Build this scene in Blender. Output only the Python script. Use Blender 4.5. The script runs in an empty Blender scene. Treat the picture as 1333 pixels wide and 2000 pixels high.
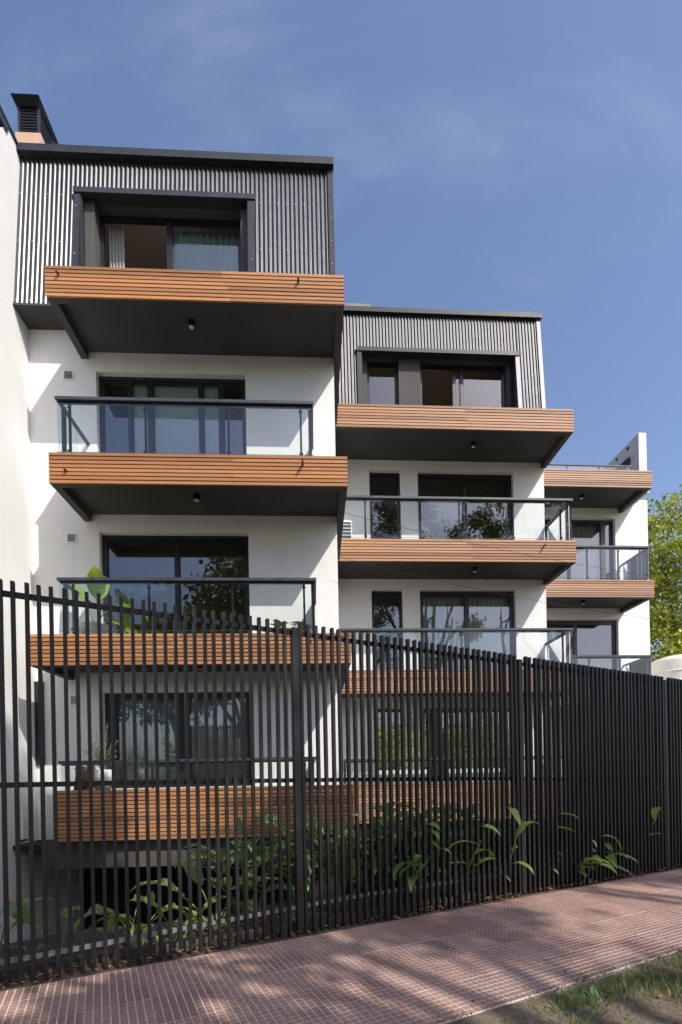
import bpy, math, random
import numpy as np
from mathutils import Vector, Matrix

random.seed(7)
rng = np.random.default_rng(11)
scene = bpy.context.scene
col = scene.collection
R = math.radians
EYE = 1.5

# ------------------------------------------------------------------ camera
cam_data = bpy.data.cameras.new('camera')
cam = bpy.data.objects.new('camera', cam_data)
col.objects.link(cam)
cam_data.sensor_fit = 'HORIZONTAL'
cam_data.sensor_width = 36.0
cam_data.lens = 950.0 / 1333.0 * 36.0
cam_data.shift_y = (1511.1 - 1000.0) / 1333.0
cam_data.clip_start = 0.05
cam_data.clip_end = 2000.0
cam.matrix_world = Matrix.Translation((0, 0, EYE)) @ Matrix.Rotation(R(90), 4, 'X') @ Matrix.Rotation(-0.0194, 4, 'Z')
scene.camera = cam

# ------------------------------------------------------------------ sky, sun, exposure
SUN = Vector((1.0185, -1.0837, 1.495)).normalized()
world = bpy.data.worlds.new('World')
scene.world = world
world.use_nodes = True
wn = world.node_tree
wn.nodes.clear()
w_out = wn.nodes.new('ShaderNodeOutputWorld')
w_bg = wn.nodes.new('ShaderNodeBackground')
w_sky = wn.nodes.new('ShaderNodeTexSky')
w_sky.sky_type = 'NISHITA'
w_sky.sun_disc = False
w_sky.sun_elevation = math.asin(SUN.z)
w_sky.sun_rotation = math.atan2(SUN.x, SUN.y)
w_sky.altitude = 20
w_sky.air_density = 1.0
w_sky.dust_density = 2.2
w_sky.ozone_density = 2.3
w_tc = wn.nodes.new('ShaderNodeTexCoord')
w_map = wn.nodes.new('ShaderNodeMapping')
w_map.inputs['Rotation'].default_value = (R(-30), R(20), R(62))
w_map.inputs['Location'].default_value = (7.7, 2.2, 5.1)
w_map.inputs['Scale'].default_value = (0.9, 5.2, 2.2)
w_noise = wn.nodes.new('ShaderNodeTexNoise')
w_noise.inputs['Scale'].default_value = 1.7
w_noise.inputs['Detail'].default_value = 9
w_noise.inputs['Roughness'].default_value = 0.6
w_noise.inputs['Distortion'].default_value = 0.25
w_ramp = wn.nodes.new('ShaderNodeMapRange')
w_ramp.interpolation_type = 'SMOOTHSTEP'
w_ramp.inputs[1].default_value = 0.50
w_ramp.inputs[2].default_value = 0.86
w_ramp.inputs[3].default_value = 0.0
w_ramp.inputs[4].default_value = 0.13
w_mix = wn.nodes.new('ShaderNodeMix')
w_mix.data_type = 'RGBA'
w_mix.inputs[7].default_value = (6.2, 6.8, 7.6, 1)
wn.links.new(w_tc.outputs['Generated'], w_map.inputs['Vector'])
wn.links.new(w_map.outputs['Vector'], w_noise.inputs['Vector'])
wn.links.new(w_noise.outputs['Fac'], w_ramp.inputs[0])
wn.links.new(w_ramp.outputs[0], w_mix.inputs[0])
w_tint = wn.nodes.new('ShaderNodeMix')
w_tint.data_type = 'RGBA'
w_tint.blend_type = 'MULTIPLY'
w_tint.inputs[0].default_value = 1.0
w_tint.inputs[7].default_value = (1.02, 1.0, 1.04, 1)
wn.links.new(w_sky.outputs['Color'], w_tint.inputs[6])
wn.links.new(w_tint.outputs[2], w_mix.inputs[6])
wn.links.new(w_mix.outputs[2], w_bg.inputs['Color'])
wn.links.new(w_bg.outputs['Background'], w_out.inputs['Surface'])
w_bg.inputs['Strength'].default_value = 0.15

sun_data = bpy.data.lights.new('sun', 'SUN')
sun_data.energy = 3.5
sun_data.angle = R(0.55)
sun_data.color = (1.0, 0.95, 0.87)
sun = bpy.data.objects.new('sun', sun_data)
col.objects.link(sun)
sun.rotation_euler = (-SUN).to_track_quat('-Z', 'Y').to_euler()
sun.location = SUN * 60

scene.view_settings.view_transform = 'Standard'
scene.view_settings.look = 'None'
scene.view_settings.exposure = 0.46
scene.view_settings.gamma = 1.0
scene.view_settings.use_curve_mapping = False
scene.render.engine = 'CYCLES'
scene.cycles.max_bounces = 10
scene.cycles.transparent_max_bounces = 24
scene.cycles.use_denoising = True

# ------------------------------------------------------------------ mesh helpers
class MB:
    """collects faces; build() links them as one mesh object"""
    def __init__(self):
        self.v = []; self.f = []; self.m = []
    def box(self, x0, x1, y0, y1, z0, z1, m=0):
        n = len(self.v)
        self.v += [(x0,y0,z0),(x1,y0,z0),(x1,y1,z0),(x0,y1,z0),(x0,y0,z1),(x1,y0,z1),(x1,y1,z1),(x0,y1,z1)]
        self.f += [(n,n+3,n+2,n+1),(n+4,n+5,n+6,n+7),(n,n+1,n+5,n+4),(n+1,n+2,n+6,n+5),(n+2,n+3,n+7,n+6),(n+3,n,n+4,n+7)]
        self.m += [m]*6
        return self
    def poly(self, pts, m=0):
        n = len(self.v); self.v += [tuple(p) for p in pts]
        self.f.append(tuple(range(n, n+len(pts)))); self.m.append(m)
        return self
    def hexa(self, p, m=0):      # eight corners, ordered as in box
        n = len(self.v); self.v += [tuple(q) for q in p]
        self.f += [(n,n+3,n+2,n+1),(n+4,n+5,n+6,n+7),(n,n+1,n+5,n+4),(n+1,n+2,n+6,n+5),(n+2,n+3,n+7,n+6),(n+3,n,n+4,n+7)]
        self.m += [m]*6
        return self
    def tube(self, pts, rad, n=8, m=0, caps=True):
        pts = [Vector(p) for p in pts]
        if not hasattr(rad, '__len__'): rad = [rad]*len(pts)
        base = len(self.v)
        up = Vector((0.13, 0.31, 0.94))
        for i, p in enumerate(pts):
            t = (pts[min(i+1, len(pts)-1)] - pts[max(i-1, 0)]).normalized()
            a = t.cross(up)
            if a.length < 1e-3: a = t.cross(Vector((1, 0, 0)))
            a.normalize(); b = t.cross(a)
            for k in range(n):
                w = 2*math.pi*k/n
                self.v.append(tuple(p + (a*math.cos(w) + b*math.sin(w))*rad[i]))
        for i in range(len(pts)-1):
            for k in range(n):
                q = base+i*n+k; q2 = base+i*n+(k+1) % n
                self.f.append((q, q2, q2+n, q+n)); self.m.append(m)
        if caps:
            self.f.append(tuple(base+k for k in range(n))[::-1]); self.m.append(m)
            e = base+(len(pts)-1)*n
            self.f.append(tuple(e+k for k in range(n))); self.m.append(m)
        return self
    def lathe(self, prof, c=(0,0,0), n=20, m=0):
        base = len(self.v)
        for (r, z) in prof:
            for k in range(n):
                w = 2*math.pi*k/n
                self.v.append((c[0]+r*math.cos(w), c[1]+r*math.sin(w), c[2]+z))
        for i in range(len(prof)-1):
            for k in range(n):
                q = base+i*n+k; q2 = base+i*n+(k+1) % n
                self.f.append((q, q2, q2+n, q+n)); self.m.append(m)
        self.f.append(tuple(base+k for k in range(n))[::-1]); self.m.append(m)
        e = base+(len(prof)-1)*n
        self.f.append(tuple(e+k for k in range(n))); self.m.append(m)
        return self
    def mesh(self, name, mats, smooth=False):
        me = bpy.data.meshes.new(name)
        me.from_pydata(self.v, [], self.f)
        if not isinstance(mats, (list, tuple)): mats = [mats]
        for q in mats: me.materials.append(q)
        if len(mats) > 1: me.polygons.foreach_set('material_index', self.m)
        if smooth: me.polygons.foreach_set('use_smooth', [True]*len(me.polygons))
        me.update()
        return me
    def build(self, name, mats, parent=None, smooth=False, loc=None):
        return link(name, self.mesh(name, mats, smooth), parent, loc)

def link(name, me, parent=None, loc=None, rot=None, scale=None):
    o = bpy.data.objects.new(name, me)
    col.objects.link(o)
    if parent is not None: o.parent = parent
    if loc is not None: o.location = loc
    if rot is not None: o.rotation_euler = rot
    if scale is not None: o.scale = scale
    return o

def empty(name, loc=(0,0,0), rz=0.0):
    o = bpy.data.objects.new(name, None); col.objects.link(o)
    o.location = loc; o.rotation_euler = (0, 0, rz); o.empty_display_size = 0.2
    return o

def tag(o, label, cat, group=None):
    o['label'] = label; o['category'] = cat
    if group: o['group'] = group
    return o

def structure(o): o['kind'] = 'structure'; return o
def stuff(o): o['kind'] = 'stuff'; return o

def fast_mesh(name, verts, quads, mats, smooth=False):
    """numpy vertices (n,3) and quads (m,4) or triangles (m,3)"""
    me = bpy.data.meshes.new(name)
    k = quads.shape[1]
    me.vertices.add(len(verts)); me.vertices.foreach_set('co', verts.astype(np.float32).ravel())
    me.loops.add(quads.size); me.loops.foreach_set('vertex_index', quads.astype(np.int32).ravel())
    me.polygons.add(len(quads))
    me.polygons.foreach_set('loop_start', np.arange(0, quads.size, k, dtype=np.int32))
    me.polygons.foreach_set('loop_total', np.full(len(quads), k, dtype=np.int32))
    if smooth: me.polygons.foreach_set('use_smooth', np.ones(len(quads), dtype=bool))
    for q in (mats if isinstance(mats, (list, tuple)) else [mats]): me.materials.append(q)
    me.update(calc_edges=True)
    return me

# ------------------------------------------------------------------ materials
def new_mat(name):
    m = bpy.data.materials.new(name); m.use_nodes = True
    nt = m.node_tree; b = nt.nodes['Principled BSDF']
    return m, nt, b
def N(nt, kind, **kw):
    n = nt.nodes.new(kind)
    for k, v in kw.items():
        if k in n.inputs: n.inputs[k].default_value = v
        else: setattr(n, k, v)
    return n
def L(nt, a, b): nt.links.new(a, b)
def coords(nt, kind='Object', scale=(1,1,1)):
    tc = N(nt, 'ShaderNodeTexCoord'); mp = N(nt, 'ShaderNodeMapping')
    mp.inputs['Scale'].default_value = scale
    L(nt, tc.outputs[kind], mp.inputs['Vector'])
    return mp.outputs['Vector']
def noise(nt, vec, scale, detail=4, rough=0.55, dist=0.0):
    n = N(nt, 'ShaderNodeTexNoise'); n.inputs['Scale'].default_value = scale
    n.inputs['Detail'].default_value = detail; n.inputs['Roughness'].default_value = rough
    n.inputs['Distortion'].default_value = dist
    L(nt, vec, n.inputs['Vector'])
    return n.outputs['Fac']
def ramp(nt, fac, stops):
    r = N(nt, 'ShaderNodeValToRGB'); e = r.color_ramp.elements
    while len(e) < len(stops): e.new(0.5)
    for q, (p, c) in zip(e, stops):
        q.position = p; q.color = (c[0], c[1], c[2], 1)
    L(nt, fac, r.inputs['Fac'])
    return r.outputs['Color']
def bump(nt, b, height, strength=0.3, dist=0.01):
    n = N(nt, 'ShaderNodeBump'); n.inputs['Strength'].default_value = strength; n.inputs['Distance'].default_value = dist
    L(nt, height, n.inputs['Height']); L(nt, n.outputs['Normal'], b.inputs['Normal'])
def mixc(nt, fac, a, b, mode='MIX'):
    n = N(nt, 'ShaderNodeMix'); n.data_type = 'RGBA'; n.blend_type = mode
    if isinstance(fac, float): n.inputs[0].default_value = fac
    else: L(nt, fac, n.inputs[0])
    for s, i in ((a, 6), (b, 7)):
        if isinstance(s, tuple): n.inputs[i].default_value = (s[0], s[1], s[2], 1)
        else: L(nt, s, n.inputs[i])
    return n.outputs[2]

def plaster(name, c0, c1, bump_s=0.25, rough=0.9, grime=None):
    m, nt, b = new_mat(name); v = coords(nt)
    f = noise(nt, v, 1.3, 6, 0.6)
    c = ramp(nt, f, [(0.3, c0), (0.7, c1)])
    if grime:
        vs = coords(nt, scale=(5, 5, 0.55))
        g = noise(nt, vs, 1.0, 5, 0.65)
        gm = N(nt, 'ShaderNodeMapRange'); gm.inputs[1].default_value = 0.50; gm.inputs[2].default_value = 0.82
        gm.inputs[4].default_value = 0.5
        L(nt, g, gm.inputs[0])
        c = mixc(nt, gm.outputs[0], c, grime)
    L(nt, c, b.inputs['Base Color']); b.inputs['Roughness'].default_value = rough
    h = noise(nt, v, 140, 3, 0.6)
    bump(nt, b, h, bump_s, 0.006)
    return m

def metal_paint(name, c, rough=0.4, spec=0.5, metallic=0.0, var=0.25):
    m, nt, b = new_mat(name); v = coords(nt)
    f = noise(nt, v, 7, 5, 0.6)
    lo = tuple(x*(1-var) for x in c); hi = tuple(x*(1+var) for x in c)
    L(nt, ramp(nt, f, [(0.3, lo), (0.7, hi)]), b.inputs['Base Color'])
    b.inputs['Metallic'].default_value = metallic
    rr = N(nt, 'ShaderNodeMapRange'); rr.inputs[3].default_value = rough*0.8; rr.inputs[4].default_value = rough*1.25
    L(nt, f, rr.inputs[0]); L(nt, rr.outputs[0], b.inputs['Roughness'])
    b.inputs['Specular IOR Level'].default_value = spec
    return m

MAT = {}
MAT['white'] = plaster('white_render', (0.74, 0.735, 0.72), (0.80, 0.795, 0.78), 0.32, grime=(0.66, 0.65, 0.62))
MAT['fin_white'] = plaster('weathered_white', (0.70, 0.69, 0.67), (0.80, 0.79, 0.77), 0.4, grime=(0.45, 0.42, 0.38))
MAT['charcoal'] = plaster('charcoal_render', (0.046, 0.045, 0.045), (0.068, 0.066, 0.065), 0.4, 0.75)
MAT['grey_render'] = plaster('grey_render', (0.055, 0.053, 0.052), (0.085, 0.083, 0.08), 0.5, 0.85)
MAT['concrete'] = plaster('concrete', (0.20, 0.185, 0.165), (0.34, 0.32, 0.29), 0.4, grime=(0.12, 0.11, 0.10))
MAT['peach'] = plaster('peach_render', (0.56, 0.36, 0.25), (0.66, 0.45, 0.33), 0.3, grime=(0.45, 0.28, 0.2))
MAT['soil'] = plaster('soil', (0.045, 0.03, 0.02), (0.10, 0.068, 0.045), 1.0)
MAT['black_metal'] = metal_paint('black_window_metal', (0.012, 0.0125, 0.0135), 0.38)
MAT['trim'] = metal_paint('dark_metal_trim', (0.028, 0.031, 0.037), 0.5, 0.35)
MAT['rail_metal'] = metal_paint('grey_blue_rail_metal', (0.045, 0.05, 0.058), 0.42, 0.5)
MAT['fence_metal'] = metal_paint('fence_paint', (0.013, 0.0125, 0.0125), 0.5, 0.35, 0.0, 0.35)
MAT['galv'] = metal_paint('galvanised_steel', (0.13, 0.135, 0.145), 0.45, 0.4, 0.3, 0.25)
MAT['clad'] = metal_paint('corrugated_steel', (0.024, 0.0245, 0.027), 0.25, 0.8, 0.05, 0.1)
MAT['clad_far'] = metal_paint('corrugated_steel_far', (0.03, 0.0305, 0.033), 0.36, 0.8, 0.05, 0.1)
MAT['white_plastic'] = metal_paint('white_plastic', (0.74, 0.74, 0.71), 0.45)
MAT['cream_plastic'] = metal_paint('cream_plastic', (0.74, 0.70, 0.62), 0.5, 0.5, 0.0, 0.08)
MAT['screw'] = metal_paint('bright_screw', (0.75, 0.75, 0.75), 0.3)
MAT['white_pot'] = metal_paint('pot_glaze', (0.72, 0.71, 0.67), 0.5)
MAT['room'] = plaster('room_paint', (0.66, 0.58, 0.49), (0.70, 0.62, 0.53), 0.05)
MAT['room_floor'] = plaster('room_floor', (0.16, 0.105, 0.065), (0.22, 0.15, 0.095), 0.05, 0.5)
MAT['void'] = plaster('basement_shade', (0.012, 0.012, 0.012), (0.018, 0.018, 0.018), 0.2)  # near-black colour stands in for the deep shade under the blocks
MAT['louvre_grey'] = metal_paint('grey_louvre', (0.42, 0.42, 0.41), 0.5)
MAT['rail_grey'] = metal_paint('lit_rail_and_duct_grey', (0.17, 0.17, 0.17), 0.5)  # bottom rail's sunlit look put into a paler grey; also colours vent ducts
MAT['dark_concrete'] = plaster('dark_concrete', (0.05, 0.045, 0.038), (0.10, 0.09, 0.075), 0.5, grime=(0.02, 0.019, 0.017))
MAT['rust'] = plaster('rusty_bracket', (0.05, 0.035, 0.03), (0.12, 0.08, 0.06), 0.6)
MAT['bark'] = plaster('bark', (0.07, 0.05, 0.035), (0.16, 0.12, 0.085), 1.0)
MAT['log'] = plaster('log_bark', (0.12, 0.05, 0.025), (0.26, 0.12, 0.06), 1.0)
MAT['cable'] = metal_paint('cable_sheath', (0.03, 0.03, 0.03), 0.6)

def wood(name='composite_board', ca=(0.37, 0.165, 0.066), cb=(0.49, 0.238, 0.10)):
    m, nt, b = new_mat(name)
    v = coords(nt, scale=(1.2, 22, 22))
    oi = N(nt, 'ShaderNodeObjectInfo')
    va = N(nt, 'ShaderNodeVectorMath'); va.operation = 'ADD'
    cx = N(nt, 'ShaderNodeCombineXYZ')
    mu = N(nt, 'ShaderNodeMath'); mu.operation = 'MULTIPLY'; mu.inputs[1].default_value = 37.0
    L(nt, oi.outputs['Random'], mu.inputs[0]); L(nt, mu.outputs[0], cx.inputs[0]); L(nt, mu.outputs[0], cx.inputs[1])
    L(nt, v, va.inputs[0]); L(nt, cx.outputs[0], va.inputs[1])
    f = noise(nt, va.outputs[0], 3.2, 6, 0.6, 0.4)
    c = ramp(nt, f, [(0.25, ca), (0.75, cb)])
    tint = ramp(nt, oi.outputs['Random'], [(0.0, (0.64, 0.62, 0.62)), (0.35, (0.9, 0.88, 0.87)), (0.7, (1, 1, 1)), (1.0, (1.2, 1.17, 1.14))])
    c = mixc(nt, 1.0, c, tint, 'MULTIPLY')
    L(nt, c, b.inputs['Base Color']); b.inputs['Roughness'].default_value = 0.55
    b.inputs['Specular IOR Level'].default_value = 0.35
    bump(nt, b, f, 0.25, 0.003)
    return m
MAT['wood'] = wood()
MAT['wood_pale'] = wood('weathered_board', (0.37, 0.195, 0.105), (0.48, 0.27, 0.155))
MAT['wood_far'] = wood('faded_board', (0.40, 0.24, 0.15), (0.50, 0.31, 0.205))

def glass(name, tint, refl, rough=0.0):
    m = bpy.data.materials.new(name); m.use_nodes = True; nt = m.node_tree; nt.nodes.clear()
    out = N(nt, 'ShaderNodeOutputMaterial'); mx = N(nt, 'ShaderNodeMixShader')
    tr = N(nt, 'ShaderNodeBsdfTransparent'); tr.inputs['Color'].default_value = (*tint, 1)
    gl = N(nt, 'ShaderNodeBsdfGlossy'); gl.inputs['Roughness'].default_value = rough
    gl.inputs['Color'].default_value = (0.95, 0.97, 1.0, 1)
    fr = N(nt, 'ShaderNodeFresnel'); fr.inputs['IOR'].default_value = 1.5
    mr = N(nt, 'ShaderNodeMapRange'); mr.inputs[1].default_value = 0.04; mr.inputs[3].default_value = refl; mr.inputs[4].default_value = 1.0
    # a slow waviness of float glass
    tc = coords(nt); nz = N(nt, 'ShaderNodeTexNoise'); nz.inputs['Scale'].default_value = 1.1; nz.inputs['Detail'].default_value = 1
    L(nt, tc, nz.inputs['Vector'])
    bp = N(nt, 'ShaderNodeBump'); bp.inputs['Strength'].default_value = 0.12; bp.inputs['Distance'].default_value = 0.02
    L(nt, nz.outputs['Fac'], bp.inputs['Height']); L(nt, bp.outputs['Normal'], gl.inputs['Normal'])
    L(nt, fr.outputs[0], mr.inputs[0]); L(nt, mr.outputs[0], mx.inputs[0])
    L(nt, tr.outputs[0], mx.inputs[1]); L(nt, gl.outputs[0], mx.inputs[2]); L(nt, mx.outputs[0], out.inputs['Surface'])
    return m
MAT['glass'] = glass('window_glass', (0.88, 0.92, 0.89), 0.15)
MAT['rail_glass'] = glass('railing_glass', (0.90, 0.94, 0.935), 0.055)

def fabric(name, c, trans=0.35):
    m = bpy.data.materials.new(name); m.use_nodes = True; nt = m.node_tree; nt.nodes.clear()
    out = N(nt, 'ShaderNodeOutputMaterial'); mx = N(nt, 'ShaderNodeMixShader'); mx.inputs[0].default_value = trans
    d = N(nt, 'ShaderNodeBsdfDiffuse'); t = N(nt, 'ShaderNodeBsdfTranslucent')
    v = coords(nt); f = noise(nt, v, 90, 2)
    cc = ramp(nt, f, [(0.3, tuple(x*0.9 for x in c)), (0.7, c)])
    L(nt, cc, d.inputs['Color']); L(nt, cc, t.inputs['Color'])
    L(nt, d.outputs[0], mx.inputs[1]); L(nt, t.outputs[0], mx.inputs[2]); L(nt, mx.outputs[0], out.inputs['Surface'])
    return m
MAT['teal_cloth'] = fabric('teal_curtain_cloth', (0.50, 0.68, 0.66))
MAT['grey_cloth'] = fabric('grey_curtain_cloth', (0.62, 0.62, 0.63))
MAT['white_cloth'] = fabric('white_curtain_cloth', (0.74, 0.79, 0.74))
MAT['blind'] = fabric('brown_blind', (0.10, 0.095, 0.085), 0.1)

def leaf_mat(name, ca, cb, trans=0.35, rough=0.45, vein=False):
    m = bpy.data.materials.new(name); m.use_nodes = True; nt = m.node_tree
    b = nt.nodes['Principled BSDF']; out = nt.nodes['Material Output']
    oi = N(nt, 'ShaderNodeObjectInfo'); ge = N(nt, 'ShaderNodeNewGeometry')
    ad = N(nt, 'ShaderNodeMath'); ad.operation = 'ADD'
    fr = N(nt, 'ShaderNodeMath'); fr.operation = 'FRACT'
    L(nt, oi.outputs['Random'], ad.inputs[0]); L(nt, ge.outputs['Random Per Island'], ad.inputs[1]); L(nt, ad.outputs[0], fr.inputs[0])
    c = ramp(nt, fr.outputs[0], [(0.0, ca), (1.0, cb)])
    if vein:
        v = coords(nt, scale=(1, 1, 1)); wv = N(nt, 'ShaderNodeTexWave'); wv.inputs['Scale'].default_value = 9.0
        wv.inputs['Distortion'].default_value = 1.5
        L(nt, v, wv.inputs['Vector'])
        c = mixc(nt, 0.25, c, mixc(nt, 1.0, c, ramp(nt, wv.outputs['Fac'], [(0.0, (0.6, 0.6, 0.6)), (1.0, (1.35, 1.35, 1.2))]), 'MULTIPLY'))
    L(nt, c, b.inputs['Base Color']); b.inputs['Roughness'].default_value = rough
    t = N(nt, 'ShaderNodeBsdfTranslucent'); mx = N(nt, 'ShaderNodeMixShader'); mx.inputs[0].default_value = trans
    L(nt, mixc(nt, 1.0, c, (1.25, 1.3, 0.7), 'MULTIPLY'), t.inputs['Color'])
    L(nt, b.outputs[0], mx.inputs[1]); L(nt, t.outputs[0], mx.inputs[2]); L(nt, mx.outputs[0], out.inputs['Surface'])
    return m
MAT['leaf_ginger'] = leaf_mat('ginger_leaf', (0.10, 0.18, 0.045), (0.27, 0.39, 0.12), 0.4, 0.32, True)
MAT['leaf_elephant'] = leaf_mat('elephant_ear_leaf', (0.19, 0.30, 0.07), (0.36, 0.47, 0.17), 0.45, 0.36, True)
MAT['leaf_banana'] = leaf_mat('strelitzia_leaf', (0.20, 0.30, 0.04), (0.32, 0.42, 0.09), 0.45, 0.35, True)
MAT['leaf_olive'] = leaf_mat('olive_leaf', (0.20, 0.22, 0.10), (0.38, 0.38, 0.2), 0.25)
MAT['leaf_tree'] = leaf_mat('street_tree_leaf', (0.07, 0.11, 0.025), (0.17, 0.20, 0.05), 0.45)
MAT['leaf_yellow'] = leaf_mat('yellowing_tree_leaf', (0.12, 0.17, 0.02), (0.46, 0.45, 0.06), 0.4)
MAT['leaf_shrub'] = leaf_mat('shrub_leaf', (0.16, 0.22, 0.03), (0.45, 0.5, 0.12), 0.4)
MAT['grass'] = leaf_mat('grass_blade', (0.08, 0.13, 0.03), (0.24, 0.28, 0.08), 0.35)
MAT['weed'] = leaf_mat('weed_leaf', (0.05, 0.12, 0.05), (0.11, 0.2, 0.08), 0.3)
MAT['dry_leaf'] = leaf_mat('dry_leaf', (0.10, 0.055, 0.028), (0.30, 0.18, 0.09), 0.15, 0.8)
MAT['yellow_leaf'] = leaf_mat('yellow_leaf', (0.42, 0.34, 0.05), (0.5, 0.42, 0.1), 0.2, 0.7)

def tile_pane(name='tile_pane', tint=(1.0, 1.0, 1.0)):
    m, nt, b = new_mat(name); v = coords(nt)
    oi = N(nt, 'ShaderNodeObjectInfo'); ge = N(nt, 'ShaderNodeNewGeometry')
    g = N(nt, 'ShaderNodeTexCoord')
    vo = N(nt, 'ShaderNodeTexVoronoi'); vo.inputs['Scale'].default_value = 260
    L(nt, v, vo.inputs['Vector'])
    sp = ramp(nt, vo.outputs['Color'], [(0.25, (0.165, 0.093, 0.08)), (0.55, (0.31, 0.185, 0.15)), (0.8, (0.41, 0.265, 0.215)), (0.95, (0.54, 0.41, 0.36))])
    tn = ramp(nt, oi.outputs['Random'], [(0.0, (0.80, 0.78, 0.78)), (0.5, (1.0, 1.0, 1.0)), (1.0, (1.2, 1.17, 1.15))])
    c = mixc(nt, 1.0, mixc(nt, 1.0, sp, tint, 'MULTIPLY'), tn, 'MULTIPLY')
    # dust lying in broad patches over the pavement (world position)
    f = noise(nt, ge.outputs['Position'], 1.6, 6, 0.62)
    dm = N(nt, 'ShaderNodeMapRange'); dm.inputs[1].default_value = 0.45; dm.inputs[2].default_value = 0.8; dm.inputs[4].default_value = 0.45
    L(nt, f, dm.inputs[0])
    c = mixc(nt, dm.outputs[0], c, (0.56, 0.41, 0.34))
    f2 = noise(nt, ge.outputs['Position'], 4.5, 5, 0.7)
    d2_ = N(nt, 'ShaderNodeMapRange'); d2_.inputs[1].default_value = 0.60; d2_.inputs[2].default_value = 0.74; d2_.inputs[4].default_value = 0.55
    L(nt, f2, d2_.inputs[0])
    c = mixc(nt, d2_.outputs[0], c, (0.14, 0.09, 0.08))
    L(nt, c, b.inputs['Base Color']); b.inputs['Roughness'].default_value = 0.8
    bump(nt, b, vo.outputs['Distance'], 0.25, 0.002)
    return m
MAT['tile'] = tile_pane()
MAT['tile_odd'] = tile_pane('tile_pane_replaced', (0.82, 0.90, 0.95))
MAT['grout'] = plaster('tile_groove', (0.66, 0.50, 0.42), (0.82, 0.65, 0.56), 0.6)
def dirt_mat():
    m, nt, b = new_mat('dirt'); v = coords(nt)
    a = noise(nt, v, 2.2, 8, 0.65); d = noise(nt, v, 26, 5, 0.7)
    c = ramp(nt, a, [(0.3, (0.12, 0.088, 0.058)), (0.55, (0.20, 0.155, 0.105)), (0.75, (0.32, 0.255, 0.18))])
    c = mixc(nt, 0.45, c, ramp(nt, d, [(0.3, (0.04, 0.028, 0.018)), (0.7, (0.22, 0.175, 0.125))]))
    L(nt, c, b.inputs['Base Color']); b.inputs['Roughness'].default_value = 0.95
    bump(nt, b, d, 0.9, 0.02)
    return m
MAT['dirt'] = dirt_mat()
def far_ground():
    m, nt, b = new_mat('far_ground'); v = coords(nt)
    a = noise(nt, v, 0.35, 8, 0.65)
    L(nt, ramp(nt, a, [(0.35, (0.05, 0.065, 0.025)), (0.65, (0.12, 0.11, 0.07))]), b.inputs['Base Color'])
    b.inputs['Roughness'].default_value = 0.95
    return m
MAT['ground'] = far_ground()

# ------------------------------------------------------------------ ground, pavement
FA = Vector((-2.505, 3.528, 0.0))             # foot of the fence at the left edge of the picture
FANG = R(26.46)
fence_frame = Matrix.Translation(FA) @ Matrix.Rotation(FANG, 4, 'Z')
def FW(s, n, z=0.0): return fence_frame @ Vector((s, n, z))

# one sheet to the horizon, cut out for an added pit that keeps the view under the blocks black
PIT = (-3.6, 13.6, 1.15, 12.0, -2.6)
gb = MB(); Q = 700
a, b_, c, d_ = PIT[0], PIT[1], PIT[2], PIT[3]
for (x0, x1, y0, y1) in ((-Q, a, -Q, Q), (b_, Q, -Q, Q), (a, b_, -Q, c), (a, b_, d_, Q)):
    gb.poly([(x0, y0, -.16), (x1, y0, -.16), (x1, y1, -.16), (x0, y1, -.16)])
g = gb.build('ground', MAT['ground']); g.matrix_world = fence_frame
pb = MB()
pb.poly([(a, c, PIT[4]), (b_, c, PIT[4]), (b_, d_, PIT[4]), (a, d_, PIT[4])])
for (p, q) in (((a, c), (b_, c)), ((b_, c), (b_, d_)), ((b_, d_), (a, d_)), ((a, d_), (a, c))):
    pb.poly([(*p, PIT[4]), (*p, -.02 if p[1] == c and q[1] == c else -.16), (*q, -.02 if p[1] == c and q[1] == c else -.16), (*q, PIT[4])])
pt = pb.build('dark_pit', MAT['void']); pt.matrix_world = fence_frame; structure(pt)  # added pit, its darkness put into the colour
structure(g)
# garden soil behind the fence
gm = MB(); ns, nn = 60, 16
for i in range(ns+1):
    for j in range(nn+1):
        s = -4 + 20*i/ns; n = -0.075 + 1.23*(j/nn)
        p = FW(s, n, 0); z = -0.015 + 0.03*math.sin(s*2.7+n*3)*math.sin(n*4.1) - (0.01 if j == 0 else 0) + random.uniform(-.008, .008)
        gm.v.append((p.x, p.y, z))
for i in range(ns):
    for j in range(nn):
        a = i*(nn+1)+j; gm.f.append((a, a+nn+1, a+nn+2, a+1)); gm.m.append(0)
structure(gm.build('garden_soil', MAT['soil'], smooth=True))

pave = MB().box(-4.1, 14.2, -1.937, -0.078, -0.14, -0.012).build('pavement', MAT['concrete'])
pave.matrix_world = fence_frame
structure(pave)
def tile_mesh(name, size=0.3975, cells=8, groove=0.0085, depth=0.0045):
    b = MB(); h = size/2
    b.box(-h, h, -h, h, -0.0118, -depth, 1)
    c = size/cells
    for i in range(cells):
        for j in range(cells):
            x0 = -h+i*c+groove/2; x1 = -h+(i+1)*c-groove/2; y0 = -h+j*c+groove/2; y1 = -h+(j+1)*c-groove/2
            e = 0.0016; z0 = -depth+0.0002; zt = random.uniform(-.0004, .0004)
            n = len(b.v)
            b.v += [(x0,y0,z0),(x1,y0,z0),(x1,y1,z0),(x0,y1,z0),(x0+e,y0+e,zt),(x1-e,y0+e,zt),(x1-e,y1-e,zt),(x0+e,y1-e,zt)]
            b.f += [(n+4,n+5,n+6,n+7),(n,n+1,n+5,n+4),(n+1,n+2,n+6,n+5),(n+2,n+3,n+7,n+6),(n+3,n,n+4,n+7)]
            b.m += [0]*5
    return b.mesh(name, [MAT['tile'], MAT['grout']])
tile_full = tile_mesh('tile')
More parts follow.
